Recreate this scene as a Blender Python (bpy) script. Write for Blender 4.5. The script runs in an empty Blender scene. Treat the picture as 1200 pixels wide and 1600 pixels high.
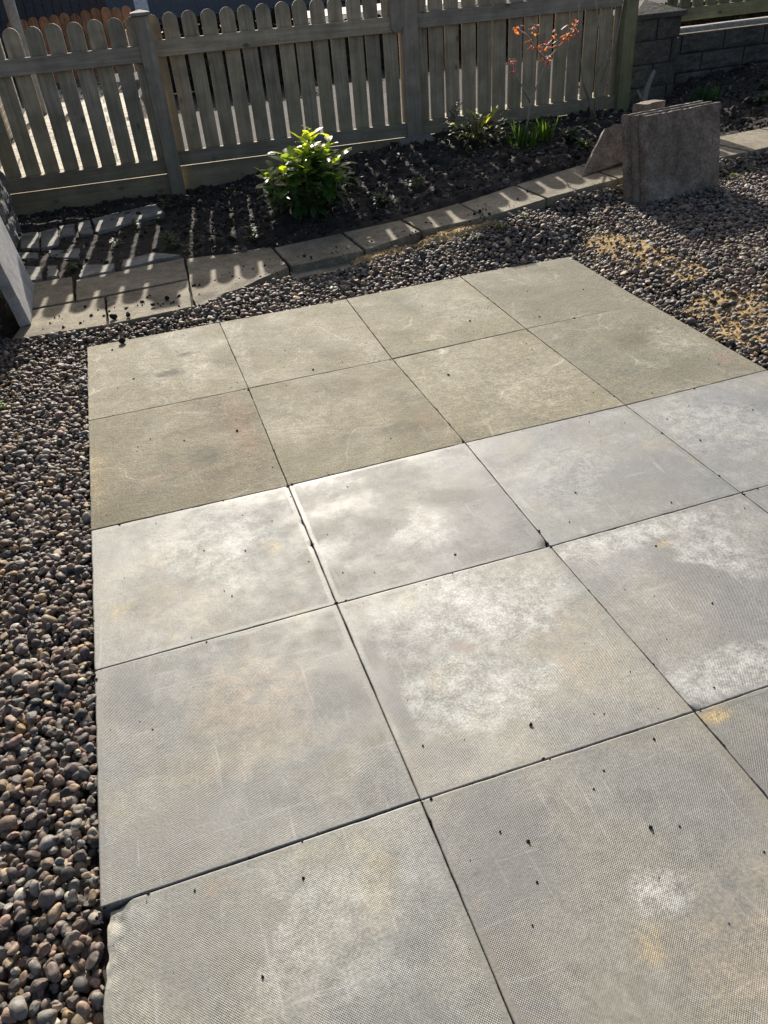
import bpy, bmesh, math, random
import numpy as np
from mathutils import Vector, Matrix, Euler
R = math.radians
sc = bpy.context.scene
COL = sc.collection
random.seed(7)
rng = np.random.default_rng(11)

# ---------------------------------------------------------------- camera
cam_d = bpy.data.cameras.new("camera")
cam = bpy.data.objects.new("camera", cam_d)
COL.objects.link(cam)
cam.location = (0.354, -3.538, 1.325)
cam.rotation_euler = (R(54.28), R(4.19), R(-18.18))
cam_d.sensor_fit = 'VERTICAL'
cam_d.sensor_height = 36.0
cam_d.lens = 27.05
cam_d.clip_start = 0.02
cam_d.clip_end = 500
sc.camera = cam

# ---------------------------------------------------------------- light
SUN_EL, SUN_AZ = R(26.3), R(7.5)
w = bpy.data.worlds.new("World")
sc.world = w
w.use_nodes = True
nt = w.node_tree
sky = nt.nodes.new('ShaderNodeTexSky')
sky.sky_type = 'NISHITA'
sky.sun_disc = False
sky.sun_elevation = SUN_EL
sky.sun_rotation = SUN_AZ
sky.air_density = 0.7
sky.ozone_density = 0.0
sky.dust_density = 3.0
bg = nt.nodes['Background']
bg.inputs['Strength'].default_value = 0.10
nt.links.new(sky.outputs[0], bg.inputs[0])
sun_d = bpy.data.lights.new("sun", 'SUN')
sun_d.energy = 5.0
sun_d.angle = R(0.53)
sun_d.color = (1.0, 0.935, 0.835)
sun = bpy.data.objects.new("sun", sun_d)
COL.objects.link(sun)
sdir = Vector((math.sin(SUN_AZ) * math.cos(SUN_EL), math.cos(SUN_AZ) * math.cos(SUN_EL), math.sin(SUN_EL)))
sun.rotation_euler = sdir.to_track_quat('Z', 'Y').to_euler()
sc.view_settings.view_transform = 'Standard'
sc.view_settings.look = 'None'
sc.view_settings.gamma = 1.0
sc.view_settings.exposure = 0.50

# ---------------------------------------------------------------- helpers
def ss(a, b, x):
    t = np.clip((x - a) / (b - a), 0, 1)
    return t * t * (3 - 2 * t)

def hash2(ix, iy, s):
    h = (ix * 374761393 + iy * 668265263 + s * 974634777) & 0xFFFFFFFF
    h = ((h ^ (h >> 13)) * 1274126177) & 0xFFFFFFFF
    return ((h ^ (h >> 16)) & 0xFFFF) / 65535.0

def vnoise(x, y, s=0):
    x = np.asarray(x, float); y = np.asarray(y, float)
    ix = np.floor(x).astype(np.int64); iy = np.floor(y).astype(np.int64)
    fx = x - ix; fy = y - iy
    fx = fx * fx * (3 - 2 * fx); fy = fy * fy * (3 - 2 * fy)
    a = hash2(ix, iy, s); b = hash2(ix + 1, iy, s); c = hash2(ix, iy + 1, s); d = hash2(ix + 1, iy + 1, s)
    return (a + (b - a) * fx) * (1 - fy) + (c + (d - c) * fx) * fy - 0.5

def fnoise(x, y, s=0, o=4):
    r = 0; a = 1.0
    for k in range(o):
        r = r + a * vnoise(x, y, s + k * 17); x = x * 2.03 + 3.1; y = y * 2.03 + 1.7; a *= 0.5
    return r

def mesh_np(name, V, F, mat, parent=None, smooth=False, col=None, loc=None):
    """V (n,3), F list of faces or (m,k) array"""
    me = bpy.data.meshes.new(name)
    V = np.asarray(V, dtype=np.float32)
    if isinstance(F, np.ndarray):
        m, k = F.shape
        me.vertices.add(len(V)); me.vertices.foreach_set('co', V.ravel())
        me.loops.add(m * k); me.loops.foreach_set('vertex_index', F.astype(np.int32).ravel())
        me.polygons.add(m)
        me.polygons.foreach_set('loop_start', np.arange(0, m * k, k, dtype=np.int32))
        me.polygons.foreach_set('loop_total', np.full(m, k, dtype=np.int32))
        me.update(calc_edges=True)
    else:
        me.from_pydata([tuple(map(float, v)) for v in V], [], [tuple(map(int, f)) for f in F])
    if col is not None:
        ca = me.color_attributes.new('col', 'FLOAT_COLOR', 'POINT')
        c4 = np.ones((len(V), 4), np.float32); c4[:, :3] = col
        ca.data.foreach_set('color', c4.ravel())
    if smooth:
        me.polygons.foreach_set('use_smooth', np.ones(len(me.polygons), dtype=bool))
    me.materials.append(mat)
    me.validate()
    o = bpy.data.objects.new(name, me)
    COL.objects.link(o)
    if parent is not None: o.parent = parent
    if loc is not None: o.location = loc
    return o

class MB:
    """collects shapes for ONE mesh object"""
    def __init__(s): s.v = []; s.f = []; s.c = []
    def add(s, v, f, col=None):
        n = len(s.v)
        s.v += [tuple(p) for p in v]; s.f += [tuple(i + n for i in q) for q in f]
        s.c += [col or (1, 1, 1)] * len(v)
    def box(s, c, d, rot=None, jit=0.0):
        x, y, z = d[0] / 2, d[1] / 2, d[2] / 2
        P = [Vector((a * x, b * y, e * z)) for a in (-1, 1) for b in (-1, 1) for e in (-1, 1)]
        if jit: P = [p + Vector((random.uniform(-jit, jit) for _ in range(3))) for p in P]
        if rot: P = [rot @ p for p in P]
        P = [p + Vector(c) for p in P]
        s.add(P, [(0, 1, 3, 2), (4, 6, 7, 5), (0, 4, 5, 1), (2, 3, 7, 6), (0, 2, 6, 4), (1, 5, 7, 3)])
    def prism(s, poly, y0, y1):
        """polygon in xz, extruded along y"""
        n = len(poly)
        v = [(x, y0, z) for x, z in poly] + [(x, y1, z) for x, z in poly]
        f = [tuple(range(n)), tuple(range(2 * n - 1, n - 1, -1))]
        f += [(i, i + n, (i + 1) % n + n, (i + 1) % n) for i in range(n)]
        s.add(v, f)
    def tube(s, pts, rad, n=6, col=None):
        pts = [Vector(p) for p in pts]
        if not hasattr(rad, '__len__'): rad = [rad] * len(pts)
        V = []; F = []
        for i, p in enumerate(pts):
            t = (pts[min(i + 1, len(pts) - 1)] - pts[max(i - 1, 0)]).normalized()
            a = t.cross(Vector((0.3, 1, 0.2))).normalized(); b = t.cross(a)
            for k in range(n):
                an = 2 * math.pi * k / n
                V.append(p + (a * math.cos(an) + b * math.sin(an)) * rad[i])
            if i:
                for k in range(n):
                    F.append(((i - 1) * n + k, (i - 1) * n + (k + 1) % n, i * n + (k + 1) % n, i * n + k))
        F.append(tuple(range(n - 1, -1, -1))); F.append(tuple(range((len(pts) - 1) * n, len(pts) * n)))
        s.add(V, F, col)
    def leaf(s, base, d, up, L, W, bend=0.3, fold=0.15, col=(1, 1, 1), prof=(0.12, 0.75, 1.0, 0.8, 0.03)):
        d = Vector(d).normalized(); up = Vector(up)
        sd = d.cross(up)
        if sd.length < 1e-4: sd = d.cross(Vector((1, 0, 0.1)))
        sd.normalize(); up = sd.cross(d).normalized()
        base = Vector(base); V = []; F = []
        m = len(prof)
        for i, q in enumerate(prof):
            t = i / (m - 1)
            c = base + d * (L * t) - up * (bend * L * t * t)
            hw = W * 0.5 * q
            V += [c + sd * hw + up * (fold * hw), c, c - sd * hw + up * (fold * hw)]
            if i:
                a = (i - 1) * 3; b = i * 3
                F += [(a, a + 1, b + 1, b), (a + 1, a + 2, b + 2, b + 1)]
        s.add(V, F, col)
    def build(s, name, mat, parent=None, smooth=False, bevel=0, usecol=False):
        o = mesh_np(name, np.array([tuple(p) for p in s.v]), s.f, mat, parent, smooth, np.array(s.c) if usecol else None)
        if bevel:
            b = o.modifiers.new('bevel', 'BEVEL'); b.width = bevel; b.segments = 2; b.limit_method = 'ANGLE'
        return o

def tag(o, label=None, cat=None, group=None, kind=None):
    if label: o['label'] = label
    if cat: o['category'] = cat
    if group: o['group'] = group
    if kind: o['kind'] = kind
    return o

def empty(name, loc=(0, 0, 0), rz=0, parent=None):
    o = bpy.data.objects.new(name, None)
    o.empty_display_size = 0.1
    COL.objects.link(o); o.location = loc; o.rotation_euler = (0, 0, rz)
    if parent is not None: o.parent = parent
    return o

# ---------------------------------------------------------------- materials
class NT:
    def __init__(s, name):
        s.m = bpy.data.materials.new(name); s.m.use_nodes = True
        s.t = s.m.node_tree; s.n = s.t.nodes; s.b = s.n['Principled BSDF']
        s.out = s.n['Material Output']
    def new(s, typ, **kw):
        n = s.n.new('ShaderNode' + typ)
        for k, v in kw.items(): setattr(n, k, v)
        return n
    def link(s, a, b): s.t.links.new(a, b)
    def coord(s, kind='Object', scale=(1, 1, 1), rnd=0.0, rot=(0, 0, 0)):
        tc = s.new('TexCoord'); mp = s.new('Mapping')
        mp.inputs['Scale'].default_value = scale
        mp.inputs['Rotation'].default_value = rot
        s.link(tc.outputs[kind], mp.inputs[0])
        if rnd:
            oi = s.new('ObjectInfo'); ml = s.new('Math', operation='MULTIPLY'); ml.inputs[1].default_value = rnd
            s.link(oi.outputs['Random'], ml.inputs[0])
            cx = s.new('CombineXYZ'); m2 = s.new('Math', operation='MULTIPLY'); m2.inputs[1].default_value = 1.7
            s.link(ml.outputs[0], m2.inputs[0])
            s.link(ml.outputs[0], cx.inputs[0]); s.link(m2.outputs[0], cx.inputs[1]); s.link(m2.outputs[0], cx.inputs[2])
            s.link(cx.outputs[0], mp.inputs['Location'])
        return mp.outputs[0]
    def noise(s, vec, scale, detail=4, rough=0.55, dist=0.0):
        n = s.new('TexNoise'); n.inputs['Scale'].default_value = scale; n.inputs['Detail'].default_value = detail
        n.inputs['Roughness'].default_value = rough; n.inputs['Distortion'].default_value = dist
        if vec is not None: s.link(vec, n.inputs['Vector'])
        return n.outputs['Fac']
    def ramp(s, fac, stops, interp='LINEAR'):
        r = s.new('ValToRGB'); r.color_ramp.interpolation = interp
        e = r.color_ramp.elements
        while len(e) < len(stops): e.new(0.5)
        for el, (p, c) in zip(e, stops):
            el.position = p
            el.color = (c, c, c, 1) if not hasattr(c, '__len__') else (c[0], c[1], c[2], 1)
        s.link(fac, r.inputs[0])
        return r.outputs[0]
    def mix(s, fac, a, b, mode='MIX'):
        n = s.new('Mix', data_type='RGBA', blend_type=mode)
        for sock, val in ((n.inputs[0], fac), (n.inputs[6], a), (n.inputs[7], b)):
            if hasattr(val, 'is_linked'): s.link(val, sock)
            elif hasattr(val, '__len__'): sock.default_value = (val[0], val[1], val[2], 1)
            else: sock.default_value = val if sock == n.inputs[0] else (val, val, val, 1)
        return n.outputs[2]
    def math(s, op, a, b=0.0, clamp=False):
        n = s.new('Math', operation=op); n.use_clamp = clamp
        for sock, val in ((n.inputs[0], a), (n.inputs[1], b)):
            if hasattr(val, 'is_linked'): s.link(val, sock)
            else: sock.default_value = val
        return n.outputs[0]
    def bump(s, h, strength=0.5, dist=0.002, prev=None):
        n = s.new('Bump'); n.inputs['Strength'].default_value = strength; n.inputs['Distance'].default_value = dist
        s.link(h, n.inputs['Height'])
        if prev is not None: s.link(prev, n.inputs['Normal'])
        return n.outputs[0]
    def fin(s, base=None, rough=None, normal=None, spec=None):
        for k, v in (('Base Color', base), ('Roughness', rough), ('Normal', normal), ('Specular IOR Level', spec)):
            if v is None: continue
            if hasattr(v, 'is_linked'): s.link(v, s.b.inputs[k])
            elif hasattr(v, '__len__'): s.b.inputs[k].default_value = (v[0], v[1], v[2], 1)
            else: s.b.inputs[k].default_value = v
        return s.m

def mat_slab(name, kind):
    t = NT(name)
    v = t.coord('Object', rnd=37.0)
    uv = t.new('TexCoord').outputs['UV']
    oi = t.new('ObjectInfo')
    big = t.noise(v, 2.6, 10, 0.62, 0.4)
    big2 = t.noise(v, 4.1, 12, 0.68, 0.5)
    fine = t.noise(v, 170, 4, 0.75)
    med = t.noise(v, 26, 9, 0.72)
    if kind == 'grey':
        c = t.ramp(big, [(0.30, (0.172, 0.173, 0.167)), (0.45, (0.212, 0.213, 0.196)), (0.57, (0.245, 0.234, 0.196)), (0.70, (0.216, 0.223, 0.205))])
        pale = t.ramp(big2, [(0.50, 0.0), (0.68, 1.0)])
        c = t.mix(t.math('MULTIPLY', pale, 0.20), c, (0.46, 0.46, 0.43))
        yel = t.ramp(t.noise(v, 5.3, 3, 0.5, 0.4), [(0.64, 0.0), (0.74, 1.0)])
        c = t.mix(t.math('MULTIPLY', yel, 0.35), c, (0.42, 0.34, 0.19))
    else:
        c = t.ramp(big, [(0.33, (0.165, 0.147, 0.097)), (0.5, (0.235, 0.212, 0.145)), (0.62, (0.20, 0.187, 0.135)), (0.7, (0.285, 0.26, 0.19))])
        pale = t.ramp(big2, [(0.52, 0.0), (0.72, 1.0)])
        c = t.mix(t.math('MULTIPLY', pale, 0.3), c, (0.38, 0.35, 0.27))
        red = t.ramp(t.noise(v, 3.1, 3, 0.5, 0.4), [(0.62, 0.0), (0.74, 1.0)])
        c = t.mix(t.math('MULTIPLY', red, 0.35), c, (0.28, 0.19, 0.14))
        # old curved tide lines left by standing water
        vo = t.new('TexVoronoi', feature='DISTANCE_TO_EDGE'); vo.inputs['Scale'].default_value = 2.3
        wv = t.new('TexNoise'); wv.inputs['Scale'].default_value = 3.0; t.link(v, wv.inputs['Vector'])
        ad = t.new('VectorMath', operation='ADD'); t.link(v, ad.inputs[0])
        sc_ = t.new('VectorMath', operation='SCALE'); sc_.inputs['Scale'].default_value = 0.35
        t.link(wv.outputs['Color'], sc_.inputs[0]); t.link(sc_.outputs[0], ad.inputs[1]); t.link(ad.outputs[0], vo.inputs['Vector'])
        ln = t.ramp(vo.outputs['Distance'], [(0.0, 1.0), (0.012, 0.0)])
        brk = t.ramp(big2, [(0.45, 0.0), (0.6, 1.0)])
        c = t.mix(t.math('MULTIPLY', t.math('MULTIPLY', ln, brk), 0.65), c, (0.48, 0.45, 0.37))
    c = t.mix(1.0, c, oi.outputs['Color'], 'MULTIPLY')
    sa = t.new('Attribute', attribute_name='stain')  # stain colours, plus the highlights painted on the middle slab
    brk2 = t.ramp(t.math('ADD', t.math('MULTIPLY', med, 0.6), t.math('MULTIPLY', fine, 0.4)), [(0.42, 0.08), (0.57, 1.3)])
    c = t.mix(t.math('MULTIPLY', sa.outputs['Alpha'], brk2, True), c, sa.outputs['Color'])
    mm = t.ramp(med, [(0.3, 0.78), (0.7, 1.18)])
    c = t.mix(1.0, c, mm, 'MULTIPLY')
    ff = t.ramp(fine, [(0.3, 0.72), (0.7, 1.28)] if kind == 'grey' else [(0.32, 0.52), (0.68, 1.48)])
    c = t.mix(1.0, c, ff, 'MULTIPLY')
    # border distance (uv in metres, second uv layer 0..1 is not needed)
    at = t.new('Attribute', attribute_name='edge')
    edge = at.outputs['Fac']                        # metres to the slab's edge
    rim = t.ramp(t.math('MULTIPLY', t.math('ADD', edge, t.math('MULTIPLY', t.math('SUBTRACT', med, 0.5), 0.02)), 10.0), [(0.0, 1.0), (0.14, 0.0)])
    c = t.mix(t.math('MULTIPLY', rim, 0.12), c, (0.40, 0.385, 0.34) if kind == 'grey' else (0.33, 0.30, 0.23))
    # dirt: dark blotches of specks and scattered points
    vs = t.new('TexVoronoi'); vs.inputs['Scale'].default_value = 75; t.link(v, vs.inputs['Vector'])
    spot = t.ramp(vs.outputs['Distance'], [(0.10, 1.0), (0.2, 0.0)])
    dm = t.ramp(t.noise(v, 7.0, 4, 0.6), [(0.60, 0.0), (0.72, 1.0)])
    c = t.mix(t.math('MULTIPLY', t.math('MULTIPLY', spot, dm), 0.8), c, (0.05, 0.045, 0.035))
    dark = t.ramp(t.noise(v, 11.0, 5, 0.65, 0.3), [(0.66, 0.0), (0.78, 1.0)])
    c = t.mix(t.math('MULTIPLY', dark, 0.40), c, (0.09, 0.085, 0.07))
    # scuffs: pale streaks
    v2 = t.coord('Object', scale=(3, 40, 1), rnd=21.0, rot=(0, 0, 0.9))
    st = t.ramp(t.noise(v2, 1.6, 5, 0.62, 0.8), [(0.62, 0.0), (0.76, 1.0)])
    v3 = t.coord('Object', scale=(34, 3, 1), rnd=13.0, rot=(0, 0, 0.35))
    st2 = t.ramp(t.noise(v3, 1.6, 5, 0.62, 0.8), [(0.62, 0.0), (0.76, 1.0)])
    c = t.mix(t.math('MULTIPLY', t.math('MAXIMUM', st, st2), 0.42), c, (0.52, 0.515, 0.48) if kind == 'grey' else (0.40, 0.37, 0.29))
    rgh = t.ramp(big2, [(0.35, 0.60), (0.62, 0.53)] if kind == 'grey' else [(0.3, 0.88), (0.7, 0.74)])
    if kind == 'grey':
        # moulded pimples, hexagonal rows, with a plain margin
        sx = t.new('SeparateXYZ'); t.link(uv, sx.inputs[0])
        P = 0.0044
        k = 2 * math.pi / P
        a1 = t.math('MULTIPLY', sx.outputs[0], k)
        b1 = t.math('MULTIPLY', sx.outputs[1], k)
        h = t.math('MULTIPLY', t.math('SINE', a1), t.math('SINE', b1))
        inner = t.ramp(t.math('MULTIPLY', edge, 10.0), [(0.11, 0.0), (0.17, 1.0)])
        worn = t.ramp(t.noise(v, 5.5, 7, 0.65), [(0.36, 0.05), (0.58, 1.0)])
        h = t.math('MULTIPLY', t.math('MULTIPLY', h, inner), worn)
        n1 = t.bump(h, 0.55, 0.0009)
        dotc = t.ramp(h, [(0.0, 0.86), (0.55, 1.0), (1.0, 1.22)])
        hh = t.math('ADD', t.math('MULTIPLY', h, 0.5), 0.5)
        dotc = t.ramp(hh, [(0.05, 0.80), (0.5, 1.0), (0.95, 1.22)])
        c = t.mix(1.0, c, dotc, 'MULTIPLY')
        c = t.mix(1.0, c, t.ramp(inner, [(0.0, 0.88), (1.0, 1.0)]), 'MULTIPLY')
        wn = t.ramp(t.noise(v, 13.0, 5, 0.7, 0.3), [(0.54, 0.0), (0.66, 1.0)])
        wd = t.ramp(hh, [(0.62, 0.0), (0.85, 1.0)])
        c = t.mix(t.math('MULTIPLY', t.math('MULTIPLY', wn, wd), 0.55), c, (0.62, 0.61, 0.58))
        n2 = t.bump(t.math('ADD', fine, t.math('MULTIPLY', med, 0.9)), 0.45, 0.0013, n1)
    else:
        rv = t.noise(v, 48, 4, 0.6, 0.4)
        n1 = t.bump(rv, 0.6, 0.004)
        n2 = t.bump(fine, 0.8, 0.003, n1)
    return t.fin(c, rgh, n2, 0.5)

def mat_stone(name, cols, scale=3.0, bumpd=0.004, rough=0.85, moss=None, mott=0.0, joints=None):
    t = NT(name)
    v = t.coord('Object', rnd=29.0)
    big = t.noise(v, scale, 6, 0.6, 0.5); fine = t.noise(v, 120, 3, 0.7); med = t.noise(v, 18, 5, 0.65)
    n = len(cols)
    c = t.ramp(big, [(0.3 + 0.4 * i / max(1, n - 1), q) for i, q in enumerate(cols)])
    c = t.mix(1.0, c, t.ramp(med, [(0.3, 0.72), (0.7, 1.25)]), 'MULTIPLY')
    c = t.mix(1.0, c, t.ramp(fine, [(0.3, 0.8), (0.7, 1.2)]), 'MULTIPLY')
    sp = t.ramp(t.noise(v, 42, 4, 0.7), [(0.63, 0.0), (0.7, 1.0)])
    c = t.mix(t.math('MULTIPLY', sp, 0.35), c, (0.07, 0.065, 0.05))
    if mott:
        m3 = t.noise(v, 75, 5, 0.75)
        c = t.mix(1.0, c, t.ramp(m3, [(0.35, 1 - mott), (0.65, 1 + mott)]), 'MULTIPLY')
    if joints:
        br = t.new('TexBrick'); br.inputs['Scale'].default_value = 1.0
        br.inputs['Brick Width'].default_value = joints[0]; br.inputs['Row Height'].default_value = joints[1]; br.inputs['Mortar Size'].default_value = 0.012
        br.inputs['Color1'].default_value = (1, 1, 1, 1); br.inputs['Color2'].default_value = (0.72, 0.72, 0.7, 1); br.inputs['Mortar'].default_value = (0.12, 0.12, 0.1, 1)
        t.link(t.coord('Object'), br.inputs['Vector'])
        c = t.mix(1.0, c, br.outputs['Color'], 'MULTIPLY')
        dk = t.ramp(t.noise(v, 7, 6, 0.7), [(0.54, 0.0), (0.60, 1.0)])
        c = t.mix(t.math('MULTIPLY', dk, 0.75), c, (0.06, 0.055, 0.04))
    if moss:
        ms = t.ramp(t.noise(v, 6, 5, 0.7), [(0.56, 0.0), (0.68, 1.0)])
        c = t.mix(t.math('MULTIPLY', ms, 0.6), c, moss)
    n1 = t.bump(med, 0.6, bumpd); n2 = t.bump(fine, 0.5, 0.0015, n1)
    return t.fin(c, rough, n2, 0.35)

def mat_wood(name, a, b, algae=None, axis='z', rough=0.8):
    t = NT(name)
    s = {'z': (38, 38, 1.6), 'x': (1.6, 38, 38)}[axis]
    v = t.coord('Object', scale=s, rnd=41.0)
    vo = t.coord('Object', rnd=23.0)
    g = t.noise(v, 1.0, 6, 0.62, 1.2)
    c = t.ramp(g, [(0.3, a), (0.55, b), (0.72, tuple(q * 1.25 for q in b))])
    oi = t.new('ObjectInfo')
    c = t.mix(1.0, c, t.ramp(oi.outputs['Random'], [(0, (0.78, 0.80, 0.82)), (0.5, (1.0, 0.98, 0.94)), (1, (1.18, 1.12, 1.02))]), 'MULTIPLY')
    pt = t.ramp(t.noise(vo, 7, 5, 0.6), [(0.35, 0.7), (0.7, 1.2)])
    c = t.mix(1.0, c, pt, 'MULTIPLY')
    # knots
    vk = t.coord('Object', scale=(1, 1, 0.55) if axis == 'z' else (0.55, 1, 1), rnd=57.0)
    vn = t.new('TexVoronoi'); vn.inputs['Scale'].default_value = 7.5; t.link(vk, vn.inputs['Vector'])
    kn = t.ramp(vn.outputs['Distance'], [(0.05, 1.0), (0.13, 0.0)])
    c = t.mix(t.math('MULTIPLY', kn, 0.85), c, tuple(q * 0.35 for q in a))
    if algae:
        geo = t.new('NewGeometry'); sz = t.new('SeparateXYZ'); t.link(geo.outputs['Position'], sz.inputs[0])
        al = t.ramp(t.math('ADD', sz.outputs[2], t.math('MULTIPLY', t.math('SUBTRACT', t.noise(vo, 4, 4), 0.5), 0.9)), [(0.1, 1.0), (0.8, 0.15)])
        c = t.mix(t.math('MULTIPLY', al, 0.6), c, algae)
    n = t.bump(g, 0.5, 0.002)
    return t.fin(c, rough, n, 0.3)

def mat_col(name, rough=0.6, spec=0.5, mott=40, lo=0.7, hi=1.3, bumpd=0.001):
    t = NT(name)
    at = t.new('Attribute', attribute_name='col')
    v = t.coord('Object')
    n = t.noise(v, mott, 4, 0.65)
    c = t.mix(1.0, at.outputs['Color'], t.ramp(n, [(0.3, lo), (0.7, hi)]), 'MULTIPLY')
    return t.fin(c, rough, t.bump(n, 0.4, bumpd), spec)

def mat_leaf(name, rough=0.35, trans=0.4):
    t = NT(name)
    at = t.new('Attribute', attribute_name='col')
    v = t.coord('Object')
    n = t.noise(v, 30, 3, 0.6)
    c = t.mix(1.0, at.outputs['Color'], t.ramp(n, [(0.3, 0.75), (0.7, 1.2)]), 'MULTIPLY')
    t.fin(c, rough, None, 0.5)
    tr = t.new('BsdfTranslucent')
    tc = t.mix(1.0, c, (2.6, 2.3, 0.9), 'MULTIPLY')
    t.link(tc, tr.inputs['Color'])
    mx = t.new('MixShader'); mx.inputs[0].default_value = trans
    t.link(t.b.outputs[0], mx.inputs[1]); t.link(tr.outputs[0], mx.inputs[2])
    t.link(mx.outputs[0], t.out.inputs['Surface'])
    return t.m

M = {}
M['grey'] = mat_slab('dimpled_grey_concrete', 'grey')
M['brown'] = mat_slab('riven_buff_concrete', 'brown')
M['flag'] = mat_stone('path_flagstone', [(0.15, 0.125, 0.082), (0.225, 0.193, 0.135), (0.30, 0.262, 0.185)], 3.5, 0.005, mott=0.3)
M['flag_old'] = mat_stone('old_flagstone', [(0.16, 0.155, 0.135), (0.25, 0.24, 0.205), (0.34, 0.32, 0.27)], 5, 0.006, moss=(0.05, 0.07, 0.025))
M['spare'] = mat_stone('dirty_spare_slab', [(0.14, 0.108, 0.08), (0.215, 0.174, 0.133), (0.315, 0.262, 0.205)], 7, 0.005, mott=0.4)
M['pale_slab'] = mat_stone('pale_grey_slab', [(0.30, 0.30, 0.30), (0.38, 0.38, 0.38), (0.42, 0.42, 0.42)], 3, 0.003)
M['block'] = mat_stone('split_concrete_block', [(0.06, 0.052, 0.042), (0.092, 0.08, 0.064), (0.125, 0.11, 0.09)], 4, 0.014, mott=0.4)
M['coping'] = mat_stone('coping_concrete', [(0.32, 0.30, 0.25), (0.40, 0.375, 0.32)], 4, 0.004)
M['mortar'] = mat_stone('mortar', [(0.05, 0.045, 0.038), (0.075, 0.068, 0.057)], 8, 0.004)
M['wall'] = mat_stone('rough_render', [(0.15, 0.145, 0.13), (0.22, 0.21, 0.19), (0.27, 0.26, 0.24)], 4, 0.02)
M['picket'] = mat_wood('weathered_pickets', (0.30, 0.232, 0.162), (0.47, 0.39, 0.28), (0.25, 0.215, 0.11))
M['rail'] = mat_wood('weathered_rails', (0.30, 0.24, 0.175), (0.47, 0.395, 0.295), (0.17, 0.15, 0.078), 'x')
M['post'] = mat_wood('weathered_post', (0.24, 0.205, 0.165), (0.36, 0.315, 0.26), (0.17, 0.16, 0.10))
M['greenpost'] = mat_wood('green_stained_post', (0.20, 0.185, 0.10), (0.29, 0.27, 0.145), (0.16, 0.16, 0.075))
M['greenrail'] = mat_wood('green_stained_rail', (0.20, 0.185, 0.10), (0.29, 0.27, 0.145), None, 'x')
M['orange'] = mat_wood('orange_stained_wood', (0.22, 0.10, 0.05), (0.38, 0.19, 0.10))
M['pebble'] = mat_col('river_pebbles', 0.62, 0.35, 90, 0.55, 1.45, 0.002)
M['soil'] = mat_stone('dark_soil', [(0.022, 0.018, 0.014), (0.038, 0.031, 0.024), (0.055, 0.046, 0.036)], 9, 0.02, 0.95)
M['clod'] = mat_col('soil_crumbs', 0.95, 0.2, 60, 0.6, 1.4, 0.004)
M['litter'] = mat_col('leaf_litter', 0.7, 0.4, 30)
M['leaf'] = mat_leaf('glossy_leaf', 0.42, 0.5)
M['weed'] = mat_leaf('soft_weed_leaf', 0.55, 0.4)
M['stem'] = mat_col('plant_stem', 0.7, 0.35, 60)
M['sand'] = mat_stone('spilt_sharp_sand', [(0.30, 0.20, 0.085), (0.42, 0.29, 0.13), (0.52, 0.38, 0.19)], 14, 0.01, 0.95)
M['paving'] = mat_stone('pale_paving', [(0.40, 0.36, 0.26), (0.52, 0.47, 0.35), (0.58, 0.53, 0.42)], 2.0, 0.003, joints=(0.6, 0.45))
M['palepave'] = mat_stone('pale_concrete_pavement', [(0.52, 0.49, 0.42), (0.62, 0.59, 0.52)], 2.0, 0.001)
M['tarmac'] = mat_stone('dark_tarmac', [(0.022, 0.022, 0.022), (0.032, 0.032, 0.031), (0.04, 0.039, 0.037)], 2.0, 0.003, 1.0)
M['greypave'] = mat_stone('grey_paving', [(0.024, 0.023, 0.02), (0.036, 0.034, 0.03), (0.046, 0.043, 0.037)], 2.0, 0.003, 0.95, joints=(0.6, 0.6))
M['farwall'] = mat_stone('grey_far_render', [(0.12, 0.125, 0.135), (0.15, 0.155, 0.165)], 1.0, 0.002)
M['darkwall'] = mat_stone('dark_far_cladding', [(0.05, 0.05, 0.055), (0.075, 0.075, 0.08)], 1.0, 0.002)
M['pipe'] = mat_stone('grey_paint', [(0.28, 0.29, 0.31), (0.32, 0.33, 0.35)], 2, 0.0005, 0.4)
M['palepaint'] = mat_stone('pale_blue_paint', [(0.50, 0.56, 0.64), (0.56, 0.62, 0.70)], 2, 0.0005, 0.35)
M['ground'] = mat_stone('bare_ground', [(0.045, 0.04, 0.033), (0.065, 0.058, 0.048), (0.08, 0.07, 0.06)], 3, 0.01, 0.95)

def mat_brick():
    t = NT('buff_brickwork')
    v = t.coord('UV')
    br = t.new('TexBrick'); t.link(v, br.inputs['Vector'])
    br.inputs['Scale'].default_value = 1.0
    br.inputs['Brick Width'].default_value = 0.225; br.inputs['Row Height'].default_value = 0.075
    br.inputs['Mortar Size'].default_value = 0.006
    br.inputs['Color1'].default_value = (0.19, 0.15, 0.10, 1); br.inputs['Color2'].default_value = (0.26, 0.20, 0.13, 1)
    br.inputs['Mortar'].default_value = (0.5, 0.47, 0.40, 1)
    n = t.noise(v, 40, 4, 0.6)
    c = t.mix(1.0, br.outputs['Color'], t.ramp(n, [(0.3, 0.75), (0.7, 1.25)]), 'MULTIPLY')
    return t.fin(c, 0.9, t.bump(n, 0.4, 0.004), 0.3)
M['brick'] = mat_brick()

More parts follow.
